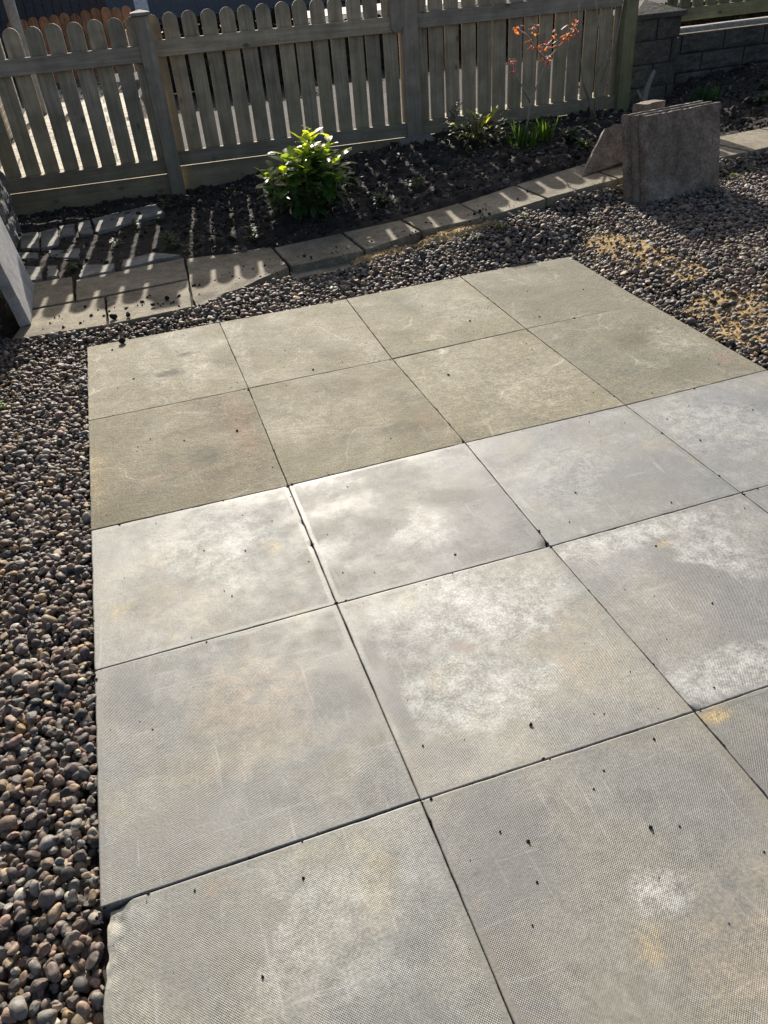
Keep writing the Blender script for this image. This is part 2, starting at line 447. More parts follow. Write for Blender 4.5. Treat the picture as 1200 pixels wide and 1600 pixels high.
# ---------------------------------------------------------------- terrain functions
FX = [-0.6, -0.243, 0.102, 0.502, 0.607, 0.849, 1.00, 1.43, 1.826, 2.182, 2.30, 2.555, 2.987, 3.847, 4.226, 5.5]
FY = [0.24, 0.237, 0.163, 0.197, 0.27, 0.36, 0.40, 0.385, 0.425, 0.42, 0.50, 0.535, 0.577, 0.679, 0.743, 0.90]
BX = [-0.6, 0.56, 0.804, 1.042, 1.448, 1.848, 2.103, 2.496, 2.788, 3.148, 4.229, 5.5]
BY = [1.05, 1.00, 0.92, 0.90, 0.865, 0.821, 0.858, 0.91, 0.982, 1.07, 1.182, 1.3]
front = lambda x: np.interp(x, FX, FY)
back = lambda x: np.interp(x, BX, BY)
def path_z(x): return 0.03 + 0.163 * ss(0.6, 3.4, x)
def bed_z(x, y): return 0.05 + 0.15 * ss(0.8, 3.0, x) + 0.12 * ss(4.4, 6.0, x) * ss(1.4, 2.6, y)
def gravel_z(x, y):
    wl_ = ss(-0.03, 0.36, (y - 0.02) * (1 + 0.9 * (1 - ss(0.5, 1.0, x)))) * (1 - ss(2.35, 3.0, x))
    wr_ = 0.64 * ss(-0.02, 0.34, x - 2.45)
    wgt = np.maximum(np.maximum(wl_, wr_), ss(-0.22, -0.02, y - front(x)) * ss(2.2, 2.7, x))
    return -0.013 + (path_z(x) + 0.004 - 0.030 * ss(0.85, 1.15, x) + 0.010 * ss(2.2, 2.5, x)) * wgt
def soil_z(x, y):
    b = bed_z(x, y)
    bk_ = back(x) + 0.03
    b = path_z(x) + 0.004 + (b - path_z(x) - 0.004) * ss(bk_, bk_ + 0.35, y)
    under = 1 - ss(bk_ - 0.05, bk_ + 0.02, y)
    b = b - 0.020 * under - 0.07 * ss(0.96, 1.06, x) * (1 - ss(2.2, 2.28, x)) * (1 - ss(0.53, 0.60, y)) - 0.16 * (1 - ss(front(x) - 0.02, front(x) + 0.10, y))
    leftarea = 1 - ss(0.45, 0.8, x)
    b = b - 0.020 * leftarea * (1 - ss(2.2, 2.5, y))
    b = b + 0.05 * np.exp(-(((x - 1.36) / 0.35) ** 2 + ((y - 1.5) / 0.35) ** 2)) * (1 - under)
    rough = 0.35 + 0.65 * ss(0.4, 0.9, x)
    b = b + rough * (1 - 0.9 * under) * (0.035 * fnoise(x * 3, y * 3, 5, 3) + 0.046 * fnoise(x * 14, y * 14, 9, 4))
    return b

def grid_obj(name, x0, x1, y0, y1, step, zf, mat, smooth=True):
    nx = int((x1 - x0) / step) + 1; ny = int((y1 - y0) / step) + 1
    X, Y = np.meshgrid(np.linspace(x0, x1, nx), np.linspace(y0, y1, ny))
    Z = zf(X, Y)
    V = np.stack([X.ravel(), Y.ravel(), np.asarray(Z).ravel()], 1)
    i = np.arange(nx * ny).reshape(ny, nx)
    F = np.stack([i[:-1, :-1].ravel(), i[:-1, 1:].ravel(), i[1:, 1:].ravel(), i[1:, :-1].ravel()], 1)
    return mesh_np(name, V, F, mat, None, smooth)

# ground sheet to the horizon
mb = MB(); mb.add([(-150, -150, -0.12), (150, -150, -0.12), (150, 150, -0.12), (-150, 150, -0.12)], [(0, 1, 2, 3)])
tag(mb.build('ground', M['ground']), kind='structure')
tag(grid_obj('gravel_base', -0.5, 5.6, -4.2, 1.0, 0.03, lambda x, y: gravel_z(x, y) - 0.028 - 0.02 * (np.abs(x - 1.2) < 1.15) * (y < -0.05), M['ground']), kind='structure')
tag(grid_obj('planting_bed_soil', -0.62, 8.6, 0.12, 3.05, 0.016, soil_z, M['soil']), kind='structure')

# ---------------------------------------------------------------- slabs
def slab_mesh(name, corners, thick, mat, seed, N=46, wob=0.0016, arris=0.0016, chips=(), zrough=0.0, zoff=0.0, stain_highlights=()):
    """corners: far-left, far-right, near-right, near-left in world xyz; returns object with origin at the middle"""
    c = np.array(corners, float); o = c.mean(0); c = c - o
    t = np.concatenate([[0, 0.002, 0.006, 0.020], np.linspace(0.04, 0.96, N), [0.980, 0.994, 0.998, 1]])
    n = len(t)
    A, B = np.meshgrid(t, t)     # A along x, B along depth
    P = (c[0][None, None] * ((1 - A) * (1 - B))[..., None] + c[1][None, None] * (A * (1 - B))[..., None]
         + c[2][None, None] * (A * B)[..., None] + c[3][None, None] * ((1 - A) * B)[..., None])
    LX = np.linalg.norm(c[1] - c[0]); LY = np.linalg.norm(c[3] - c[0])
    ex = np.minimum(A, 1 - A) * LX; ey = np.minimum(B, 1 - B) * LY
    e = np.minimum(ex, ey)
    ux = (c[1] - c[0]) / LX; uy = (c[3] - c[0]) / LY
    nrm = np.cross(uy, ux); nrm /= np.linalg.norm(nrm)
    if nrm[2] < 0 and abs(nrm[2]) > 0.3: nrm = -nrm
    # edge wobble: push rim inwards irregularly
    fall = np.exp(-e / 0.012)
    w1 = np.maximum(0, fnoise(B * LY * 26 + seed * 7.1, A * 0 + (A > 0.5) * 5.3 + seed, seed, 4) + 0.15)
    w2 = np.maximum(0, fnoise(A * LX * 26 + seed * 3.3, A * 0 + (B > 0.5) * 9.7 + seed, seed + 3, 4) + 0.15)
    fx = np.exp(-ex / 0.012); fy = np.exp(-ey / 0.012)
    k1 = wob * 3.0 * w1 + wob * 9 * np.maximum(0, w1 - 0.62)
    k2 = wob * 3.0 * w2 + wob * 9 * np.maximum(0, w2 - 0.62)
    P = P + ux * (np.where(A < 0.5, 1, -1) * fx * k1)[..., None] + uy * (np.where(B < 0.5, 1, -1) * fy * k2)[..., None]
    h = -arris * np.clip(1 - e / 0.0011, 0, 1)
    if zrough: h = h + zrough * fnoise(A * LX * 9 + seed, B * LY * 9, seed + 5, 4) * np.clip(e / 0.02, 0.2, 1)
    for (ca, cb, rad_, push, depth) in chips:      # broken-away rim
        dd = np.sqrt(((A - ca) * LX) ** 2 + ((B - cb) * LY) ** 2)
        nz = 1 + 0.5 * fnoise(A * LX * 40 + seed, B * LY * 40, seed + 8, 3)
        g = np.clip((1 - dd / rad_ + 0.35 * fnoise(A * LX * 30, B * LY * 30, seed + 2, 3)) * 1.8, 0, 1)
        h = h - depth * g * nz
        P = P + ux * (np.where(A < 0.5, 1, -1) * fx * g * push * nz)[..., None] + uy * (np.where(B < 0.5, 1, -1) * fy * g * push * 0.5 * nz)[..., None]
    P = P + nrm * (h + zoff)[..., None]
    V = P.reshape(-1, 3)
    idx = np.arange(n * n).reshape(n, n)
    F = [q for q in np.stack([idx[:-1, :-1].ravel(), idx[1:, :-1].ravel(), idx[1:, 1:].ravel(), idx[:-1, 1:].ravel()], 1)]
    ring = np.concatenate([idx[0, :-1], idx[:-1, -1], idx[-1, :0:-1], idx[:0:-1, 0]])
    m = len(ring); nv = len(V)
    low = V[ring] - nrm * thick
    jit = rng.normal(0, 0.0006, (m, 3))
    V = np.vstack([V, low + jit])
    for i in range(m):
        j = (i + 1) % m
        F.append(np.array([ring[i], ring[j], nv + j, nv + i]))
    F = np.array(F)
    ob = mesh_np(name, V, F, mat, None, True)
    # back face
    bm = bmesh.new(); bm.from_mesh(ob.data)
    bm.verts.ensure_lookup_table()
    bm.faces.new([bm.verts[nv + i] for i in range(m)])
    bmesh.ops.recalc_face_normals(bm, faces=bm.faces[:])
    bm.to_mesh(ob.data); bm.free()
    me = ob.data
    uvs = np.zeros((len(V), 2), np.float32); uvs[:n * n, 0] = (A * LX).ravel(); uvs[:n * n, 1] = (B * LY).ravel()
    ed = np.zeros(len(V), np.float32); ed[:n * n] = e.ravel()
    ul = me.uv_layers.new(name='UVMap')
    li = np.zeros(len(me.loops), np.int32); me.loops.foreach_get('vertex_index', li)
    ul.data.foreach_set('uv', uvs[li].ravel())
    if mat in (M['grey'], M['brown']):
        sc4 = np.zeros((len(V), 4), np.float32)
        rgb = np.zeros((n, n, 3)); al = np.zeros((n, n))
        for (su, sv, ru, rv, key, am) in stain_highlights:
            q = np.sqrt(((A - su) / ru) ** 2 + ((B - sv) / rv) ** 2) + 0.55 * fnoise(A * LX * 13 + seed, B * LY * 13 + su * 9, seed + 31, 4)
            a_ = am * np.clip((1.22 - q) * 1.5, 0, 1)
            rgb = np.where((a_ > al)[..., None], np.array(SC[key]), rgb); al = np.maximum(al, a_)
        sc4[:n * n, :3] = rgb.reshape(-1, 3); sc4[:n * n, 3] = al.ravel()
        ca = me.color_attributes.new('stain', 'FLOAT_COLOR', 'POINT'); ca.data.foreach_set('color', sc4.ravel())  # carries stains and painted highlights together
    fa = me.attributes.new('edge', 'FLOAT', 'POINT'); fa.data.foreach_set('value', ed)
    sm = np.ones(len(me.polygons), dtype=bool); sm[(n - 1) ** 2:] = False
    me.polygons.foreach_set('use_smooth', sm)
    ob.location = o
    return ob

G = {(0, 0): (-0.0008, 0.0078), (1, 0): (0.6027, 0.0094), (2, 0): (1.2228, 0.0085), (3, 0): (1.8264, 0.0228), (4, 0): (2.4371, 0.0138),
     (0, 1): (-0.0021, -0.7419), (1, 1): (0.6072, -0.7466), (2, 1): (1.2031, -0.7505), (3, 1): (1.8152, -0.7284), (4, 1): (2.4165, -0.7175),
     (0, 2): (-0.0015, -1.4827), (1, 2): (0.6034, -1.4934), (2, 2): (1.2105, -1.4887), (3, 2): (1.8166, -1.4909), (4, 2): (2.415, -1.4811),
     (0, 3): (-0.0013, -2.0854), (1, 3): (0.6012, -2.0857), (2, 3): (1.204, -2.0902), (3, 3): (1.8183, -2.0849), (4, 3): (2.42, -2.085),
     (0, 4): (-0.0004, -2.6895), (1, 4): (0.6051, -2.6896), (2, 4): (1.2136, -2.6998), (3, 4): (1.822, -2.695), (4, 4): (2.425, -2.69),
     (0, 5): (0.0, -3.295), (1, 5): (0.604, -3.297), (2, 5): (1.214, -3.305), (3, 5): (1.825, -3.30)}
TONE = {(0, 0): (1.12, 1.12, 1.1), (1, 0): (1.06, 1.05, 1.02), (2, 0): (1.0, 0.99, 0.92), (3, 0): (0.86, 0.87, 0.86),
        (0, 1): (0.93, 0.90, 0.84), (1, 1): (0.98, 0.97, 0.92), (2, 1): (1.1, 1.09, 1.05), (3, 1): (0.87, 0.89, 0.9),
        (0, 2): (1.1, 1.1, 1.08), (1, 2): (0.93, 0.93, 0.95), (2, 2): (0.95, 0.99, 1.05), (3, 2): (1.05, 1.09, 1.16),
        (0, 3): (1.0, 1.0, 0.99), (1, 3): (1.22, 1.21, 1.18), (2, 3): (1.1, 1.1, 1.12), (3, 3): (0.95, 0.98, 1.03),
        (0, 4): (1.05, 1.06, 1.04), (1, 4): (1.0, 0.985, 0.955), (2, 4): (0.85, 0.86, 0.87)}
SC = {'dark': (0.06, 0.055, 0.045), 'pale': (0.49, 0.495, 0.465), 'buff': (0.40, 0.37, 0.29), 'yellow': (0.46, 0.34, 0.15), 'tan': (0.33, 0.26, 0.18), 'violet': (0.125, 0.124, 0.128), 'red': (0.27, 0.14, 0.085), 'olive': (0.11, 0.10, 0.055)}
STAIN_HIGHLIGHT = {(0, 0): [(.55, .62, .11, .05, 'dark', .95), (.68, .40, .06, .03, 'dark', .8), (.45, .5, .10, .45, 'buff', .45), (.7, .5, .12, .4, 'buff', .4)],
         (0, 1): [(.62, .60, .11, .09, 'dark', .62), (.42, .55, .06, .06, 'dark', .5), (.66, .78, .12, .05, 'dark', .4), (.88, .4, .10, .3, 'red', .25), (.04, .6, .05, .25, 'yellow', .25), (.3, .88, .35, .16, 'olive', .4)],
         (1, 0): [(.65, .72, .12, .10, 'dark', .3), (.05, .5, .07, .6, 'buff', .4), (.9, .8, .1, .2, 'buff', .4)], (2, 0): [(.42, .25, .16, .13, 'dark', .3), (.75, .6, .3, .2, 'buff', .3)],
         (3, 1): [(.52, .42, .12, .10, 'dark', .42), (.55, .85, .3, .10, 'dark', .3), (.78, .5, .18, .2, 'buff', .35), (.88, .8, .1, .1, 'red', .3)],
         (2, 1): [(.6, .6, .32, .32, 'buff', .35), (.3, .3, .2, .3, 'buff', .25)], (3, 0): [(.5, .6, .35, .25, 'dark', .22)], (1, 1): [(.72, .75, .14, .06, 'dark', .6), (.45, .72, .06, .03, 'dark', .4), (.3, .4, .3, .3, 'buff', .2)],
         (0, 2): [(.10, .66, .08, .08, 'yellow', .55), (.82, .5, .05, .06, 'yellow', .4), (.12, .28, .14, .12, 'violet', .3), (.6, .35, .3, .3, 'pale', .45), (.3, .75, .25, .2, 'tan', .25)],
         (1, 2): [(.55, .62, .17, .17, 'pale', .34), (.56, .6, .03, .03, 'red', .4), (.3, .45, .22, .3, 'violet', .32), (.8, .5, .2, .4, 'violet', .3), (.2, .12, .2, .1, 'pale', .25)],
         (2, 2): [(.60, .15, .10, .12, 'violet', .35), (.35, .5, .25, .3, 'pale', .2), (.7, .7, .3, .2, 'violet', .3)], (3, 2): [(.3, .4, .3, .3, 'pale', .3)],
         (0, 3): [(.55, .35, .22, .28, 'tan', .5), (.25, .85, .3, .16, 'violet', .4), (.92, .3, .07, .4, 'violet', .4), (.5, .62, .3, .1, 'tan', .35), (.12, .2, .1, .3, 'violet', .3)],
         (1, 3): [(.42, .40, .08, .07, 'red', .35), (.55, .25, .4, .28, 'pale', .65), (.35, .65, .32, .20, 'pale', .6), (.74, .55, .12, .32, 'tan', .4), (.12, .88, .2, .1, 'violet', .4), (.05, .6, .05, .3, 'violet', .4)],  # pale entries paint this slab's highlights into the colour; others are stains
         (2, 3): [(.40, .08, .45, .09, 'pale', .6), (.62, .28, .2, .2, 'pale', .5), (.42, .5, .16, .4, 'violet', .42), (.45, .17, .06, .05, 'yellow', .45), (.18, .9, .3, .12, 'pale', .5)],
         (0, 4): [(.0, .05, .06, .16, 'buff', .7), (.3, .2, .25, .15, 'violet', .3), (.6, .25, .25, .2, 'pale', .2), (.35, .06, .06, .03, 'red', .35)],
         (1, 4): [(.52, .5, .08, .07, 'pale', .5), (.72, .7, .3, .22, 'tan', .35), (.18, .2, .16, .25, 'violet', .42), (.42, .62, .05, .06, 'yellow', .4), (.06, .6, .05, .5, 'violet', .4), (.85, .3, .15, .2, 'violet', .3)],
         (2, 4): [(.05, .04, .08, .04, 'yellow', .9), (.1, .35, .1, .25, 'violet', .4)]}
LAB = {(0, 0): 'pale buff riven slab at the far left corner of the patio, sooty smudges in its middle',
       (1, 0): 'buff riven slab in the far edge row, touching the far left corner slab',
       (2, 0): 'buff riven slab in the far edge row, touching the far right corner slab',
       (3, 0): 'dull brown riven slab at the far right corner of the patio, nearest the stacked slabs',
       (0, 1): 'brown stained riven slab on the left gravel edge, right behind the grey slabs',
       (1, 1): 'tan riven slab in the second row, next to the stained slab on the left edge',
       (2, 1): 'yellowish riven slab in the second row with pale curved tide marks, third from left',
       (3, 1): 'dark grey brown riven slab in the second row on the right gravel edge',
       (0, 2): 'whitish grey slab on the left gravel edge in the first grey row, yellow stain near its corner',
       (1, 2): 'violet grey slab in the first grey row with a pale triangular wear mark',
       (2, 2): 'smooth blue grey slab in the first grey row, third from the left edge',
       (3, 2): 'bluish white slab in the first grey row, cut by the right side of the photo',
       (0, 3): 'large grey dimpled slab on the left gravel edge with tan bloom, second grey row',
       (1, 3): 'brightest white dimpled slab in the middle of the patio with rusty specks',
       (2, 3): 'dimpled grey slab right of the brightest white slab, dark sweep across it',
       (3, 3): 'sliver of bluish slab at the right side of the photo in the second grey row',
       (0, 4): 'dimpled slab in the nearest row with a broken far left corner beside the pebbles',
       (1, 4): 'warm grey dimpled slab in the nearest row, right of the slab with the broken corner',
       (2, 4): 'dimpled slab in the nearest row at the right side, yellow sand on its corner'}
for (i, j) in LAB:
    hw = 0.0004 + 0.0005 * rng.random()
    cs = [np.array(G[(i, j)]), np.array(G[(i + 1, j)]), np.array(G[(i + 1, j + 1)]), np.array(G[(i, j + 1)])]
    sg = [(1, -1), (-1, -1), (-1, 1), (1, 1)]
    zt = rng.normal(0, 0.0004, 3)
    cs = [(c[0] + s[0] * hw, c[1] + s[1] * hw, zt[0] + s[0] * zt[1] + s[1] * zt[2]) for c, s in zip(cs, sg)]
    grey = j >= 2
    chips = []
    if (i, j) == (0, 4): chips = [(0, 0, 0.05, 0.014, 0.008), (0, 0.10, 0.05, 0.008, 0.007), (0, 0.18, 0.04, 0.005, 0.005)]
    if (i, j) == (1, 1): chips = [(0.98, 1.0, 0.03, 0.006, 0.005)]
    if (i, j) == (0, 2): chips = [(1, 0.35, 0.010, 0.004, 0.003), (1, 0.55, 0.012, 0.003, 0.003)]
    if (i, j) == (2, 3): chips = [(0.0, 1.0, 0.02, 0.006, 0.004)]
    if (i, j) == (1, 2): chips = [(1.0, 1.0, 0.025, 0.008, 0.006)]
    o = slab_mesh('paving_slab', cs, 0.045, M['grey' if grey else 'brown'], 10 + i * 7 + j * 31, N=100 if (i, j) == (0, 4) else 50, stain_highlights=STAIN_HIGHLIGHT.get((i, j), ()), chips=chips, wob=0.0006 if grey else 0.0008)
    o.color = (*TONE[(i, j)], 1)
    tag(o, LAB[(i, j)], 'paving slab', 'slabs of the patio')

# ---------------------------------------------------------------- path flagstones
def flag(corners, label, mat='flag', thick=0.05, seed=0, zr=0.003, group='flagstones of the path by the bed', wob=0.0018, name='flagstone', N=22, chips=()):
    o = slab_mesh(name, corners, thick, M[mat], seed, N=N, wob=wob, arris=0.004, zrough=zr, chips=chips)
    return tag(o, label, 'flagstone', group)
def q4(pts, z): return [(x, y, z if not callable(z) else z(x)) for x, y in pts]
flag(q4([(-0.255, 0.575), (0.098, 0.575), (0.099, 0.168), (-0.33, 0.20)], 0.03), 'front row flagstone beside the leaning pale slab, sandy front edge', seed=301)
flag(q4([(0.108, 0.575), (0.53, 0.615), (0.50, 0.20), (0.107, 0.166)], 0.031), 'front row flagstone lit along its edge, second from the leaning pale slab', seed=302)
flag(q4([(-0.28, 1.02), (-0.064, 1.015), (-0.052, 0.59), (-0.262, 0.59)], 0.034), 'small squarish flagstone in the second row beside the leaning pale slab', seed=303)
flag(q4([(-0.04, 0.94), (0.55, 1.02), (0.53, 0.628), (-0.042, 0.59)], 0.033), 'long flagstone in the second row with fence stripes across it', seed=304)
flag(q4([(0.56, 1.0), (1.035, 0.91), (1.05, 0.50), (0.512, 0.215)], lambda x: path_z(x) + 0.001), 'shaded path flagstone with one broken sunlit front edge, left of the green shrub', seed=305, chips=[(0.1, 1, 0.1, 0.02, 0.015), (0.5, 1, 0.08, 0.015, 0.01)])
JX = [(1.045, 0.90, 1.06, 0.515), (1.452, 0.872, 1.468, 0.485), (1.80, 0.83, 1.818, 0.55), (2.171, 0.85, 2.18, 0.50), (2.57, 0.93, 2.58, 0.55), (3.06, 1.03, 3.07, 0.60), (3.56, 1.10, 3.58, 0.65), (4.03, 1.15, 4.05, 0.70), (4.55, 1.21, 4.57, 0.78), (5.05, 1.26, 5.08, 0.83)]
PL = ['path flagstone just in front of the green shrub', 'path flagstone right of the shrub, first of the comb shaped sun marks', 'narrow path flagstone midway along the bed with comb shaped sun marks',
      'path flagstone midway along the bed, where the sandy edging ends', 'path flagstone in front of the daffodil leaves', 'path flagstone under the broken leaning slab',
      'path flagstone hidden behind the stacked slabs', 'path flagstone just right of the stacked slabs', 'last path flagstone at the right side of the photo']
for k in range(9):
    a, b = JX[k], JX[k + 1]; g = 0.006
    f = lambda x: float(path_z(x)) + 0.002 * ((k * 7) % 3 - 1)
    flag(q4([(a[0] + g, a[1]), (b[0] - g, b[1]), (b[2] - g, b[3]), (a[2] + g, a[3])], f), PL[k], seed=320 + k)
# low sunlit edging under the path, partly under spilt sand
flag([(1.06, 0.545, 0.005), (1.45, 0.505, 0.018), (1.44, 0.395, 0.016), (1.05, 0.42, 0.003)], 'thin edging slab below the path, left piece with a dark chipped end', thick=0.06, seed=341, group='low edging slabs', name='edging_slab')
flag([(1.46, 0.505, 0.020), (1.83, 0.565, 0.046), (1.82, 0.435, 0.042), (1.45, 0.392, 0.017)], 'thin sunlit edging slab below the path, covered in yellow sand', thick=0.06, seed=342, group='low edging slabs', name='edging_slab')
flag([(1.84, 0.56, 0.048), (2.19, 0.53, 0.072), (2.20, 0.42, 0.066), (1.83, 0.432, 0.043)], 'thin edging slab below the path at the mossy right end', thick=0.06, seed=343, group='low edging slabs', name='edging_slab')
# old stones in the left of the bed
OLD = [([(0.06, 2.20), (0.50, 2.36), (0.54, 2.06), (0.085, 1.83)], 'long old kerb flag lying near the fence, striped with sunlight'),
       ([(-0.035, 2.16), (0.05, 2.19), (0.07, 1.80), (-0.02, 1.84)], 'narrow old stone touching the left end of the long kerb flag'),
       ([(-0.15, 2.14), (-0.05, 2.14), (-0.045, 1.86), (-0.13, 1.85)], 'small old stone one place left of the narrow stone'),
       ([(-0.262, 2.06), (-0.16, 2.12), (-0.135, 1.67), (-0.246, 1.66)], 'upright shaped old stone with one sun patch, second from the wall'),
       ([(-0.39, 2.10), (-0.28, 2.08), (-0.255, 1.65), (-0.37, 1.73)], 'old stone nearest the rough wall in the upper row'),
       ([(-0.21, 1.62), (-0.02, 1.55), (-0.015, 1.33), (-0.185, 1.46)], 'rounded old stone lying alone in the middle of the soil'),
       ([(-0.385, 1.69), (-0.262, 1.60), (-0.255, 1.47), (-0.363, 1.53)], 'thin old stone nearest the rough wall in the lower row'),
       ([(-0.32, 1.35), (-0.235, 1.28), (-0.222, 1.04), (-0.30, 1.05)], 'broken corner of stone beside the top of the leaning pale slab'),
       ([(-0.20, 1.29), (-0.135, 1.27), (-0.14, 1.05), (-0.20, 1.06)], 'small weedy stone behind the small squarish flagstone'),
       ([(0.0, 1.19), (0.17, 1.11), (0.16, 0.975), (-0.03, 0.955)], 'pointed stone fragment behind the long striped flagstone'),
       ([(0.22, 1.15), (0.40, 1.20), (0.54, 1.06), (0.20, 1.0)], 'dark stone fragment behind the right half of the long striped flagstone')]
for k, (pp, lb) in enumerate(OLD):
    z0 = 0.050 if k < 5 else 0.040
    flag(q4(pp, z0), lb, 'flag_old', 0.05, 360 + k, 0.007, 'old stones set in the soil', 0.006, 'garden_stone', 16)
flag([(2.36, 2.52, 0.215), (2.62, 2.50, 0.225), (2.60, 2.34, 0.215), (2.34, 2.36, 0.205)], 'small flat stone lying at the foot of the middle fence post', 'flag_old', 0.06, 391, 0.006, None, 0.006, 'garden_stone', 16)

# ---------------------------------------------------------------- pebbles
def ico(sub, seed, flat=0.55):
    bm = bmesh.new(); bmesh.ops.create_icosphere(bm, subdivisions=sub, radius=1.0)
    V = np.array([v.co[:] for v in bm.verts]); F = np.array([[v.index for v in f.verts] for f in bm.faces]); bm.free()
    r = np.random.default_rng(seed)
    # a few flattening planes and soft lumps give water-worn shapes
    for _ in range(r.integers(3, 9)):
        d = r.normal(size=3); d /= np.linalg.norm(d); h = r.uniform(0.55, 0.88)
        s = V @ d; V = V - np.outer(np.maximum(0, s - h) * (1.0 if seed % 3 == 0 else 0.85), d)
    for _ in range(3):
        d = r.normal(size=3) * 1.6; V = V * (1 + 0.07 * np.sin(V @ d + r.uniform(0, 6)))[:, None]
    V = V * np.array([1, r.uniform(0.62, 0.92), r.uniform(0.42, 0.72)])
    return V, F
PEB3 = [ico(3, s) for s in range(20)]
PEB2 = [ico(2, 50 + s) for s in range(20)]
TINT = np.array([0.98, 0.97, 0.89])
PAL = TINT * np.array([(0.165, 0.13, 0.115), (0.22, 0.155, 0.12), (0.175, 0.165, 0.155), (0.30, 0.225, 0.155), (0.26, 0.175, 0.145), (0.07, 0.066, 0.064), (0.46, 0.42, 0.35), (0.13, 0.105, 0.098), (0.24, 0.21, 0.18), (0.34, 0.23, 0.12)])
PW = np.array([0.2, 0.16, 0.14, 0.1, 0.1, 0.08, 0.035, 0.13, 0.105, 0.03]); PW /= PW.sum()
def rotm(r, n):
    az = r.uniform(0, 2 * np.pi, n); tx = r.normal(0, 0.38, n); ty = r.normal(0, 0.38, n)
    ca, sa, cx, sx, cy, sy = np.cos(az), np.sin(az), np.cos(tx), np.sin(tx), np.cos(ty), np.sin(ty)
    Z = np.zeros((n, 3, 3)); X = np.zeros((n, 3, 3)); Y = np.zeros((n, 3, 3))
    Z[:, 0, 0] = ca; Z[:, 0, 1] = -sa; Z[:, 1, 0] = sa; Z[:, 1, 1] = ca; Z[:, 2, 2] = 1
    X[:, 0, 0] = 1; X[:, 1, 1] = cx; X[:, 1, 2] = -sx; X[:, 2, 1] = sx; X[:, 2, 2] = cx
    Y[:, 0, 0] = cy; Y[:, 0, 2] = sy; Y[:, 1, 1] = 1; Y[:, 2, 0] = -sy; Y[:, 2, 2] = cy
    return X @ Y @ Z
def scatter(protos, pos, size, cols, r):
    n = len(pos); which = r.integers(0, len(protos), n); RM = rotm(r, n)
    Vs = []; Fs = []; Cs = []; off = 0
    for k, (pv, pf) in enumerate(protos):
        ids = np.where(which == k)[0]
        if not len(ids): continue
        W = np.einsum('nij,vj->nvi', RM[ids], pv) * size[ids][:, None, None] + pos[ids][:, None, :]
        m = len(pv)
        Vs.append(W.reshape(-1, 3)); Cs.append(np.repeat(cols[ids], m, axis=0))
        Fs.append((pf[None] + (off + np.arange(len(ids)) * m)[:, None, None]).reshape(-1, 3)); off += m * len(ids)
    scatter.flat = np.concatenate([np.full(len(f), k_ % 3 == 0) for f, k_ in zip(Fs, [k for k in range(len(protos)) if (which == k).any()])])
    return np.vstack(Vs), np.vstack(Fs), np.vstack(Cs)
def in_slabs(x, y, m=0.0):
    return (x > -0.002 - m) & (x < 2.425 + m) & (y < 0.012 + m) & (y > -3.4)
def pebble_field(x0, x1, y0, y1, step, layer, r):
    nx = int((x1 - x0) / step); ny = int((y1 - y0) / step)
    X, Y = np.meshgrid(x0 + (np.arange(nx) + 0.5) * step, y0 + (np.arange(ny) + 0.5) * step)
    X = X + r.uniform(-0.48, 0.48, X.shape) * step; Y = Y + r.uniform(-0.48, 0.48, Y.shape) * step
    x = X.ravel(); y = Y.ravel()
    s = np.clip(r.lognormal(math.log(0.0112), 0.30, len(x)), 0.006, 0.022)
    if layer == 2: s = s * 1.08
    keep = ~in_slabs(x, y, 0.0) & ~in_slabs(x, y, 0.005) if layer else ~in_slabs(x, y, 0.006)
    keep &= y < front(x) - 0.012 + 0.02 * vnoise(x * 9, y * 9, 3)
    keep &= x > -0.43
    x, y, s = x[keep], y[keep], s[keep]
    z = gravel_z(x, y) + {0: -0.016, 1: -0.004, 2: 0.007}[layer] + r.normal(0, 0.004, len(x)) + 0.012 * fnoise(x * 4, y * 4, 21, 2)
    near = np.minimum(np.abs(x), np.abs(x - 2.425)) < 0.03
    z = np.where(in_slabs(x, y, 0.03), np.minimum(z, -0.007), z)
    return np.stack([x, y, z], 1), s
r = np.random.default_rng(5)
Va = []
off = 0
for (x0, x1, y0, y1, protos) in ((-0.45, 0.0, -3.35, -1.3, PEB3), (-0.45, 0.0, -1.3, 0.3, PEB2), (0.0, 2.46, 0.0, 0.58, PEB2), (2.42, 5.4, -1.75, 0.9, PEB2)):
    for layer, step in ((0, 0.0185), (1, 0.0172), (2, 0.030)):
        if x0 == 2.42: step *= 1.08
        pos, s = pebble_field(x0, x1, y0, y1, step, layer, r)
        ci = r.choice(len(PAL), len(pos), p=PW)
        cols = PAL[ci] * r.uniform(0.55, 1.3, (len(pos), 1))
        V, F, C = scatter(protos, pos, s, cols, r)
        Va.append((V, F + off, C, scatter.flat)); off += len(V)
gv = mesh_np('gravel', np.vstack([a[0] for a in Va]), np.vstack([a[1] for a in Va]), M['pebble'], None, True, np.vstack([a[2] for a in Va]))
gv.data.polygons.foreach_set('use_smooth', ~np.concatenate([a[3] for a in Va]))
tag(gv, 'rounded brown and grey pebbles filling the strips around the patio slabs', 'gravel', kind='stuff')

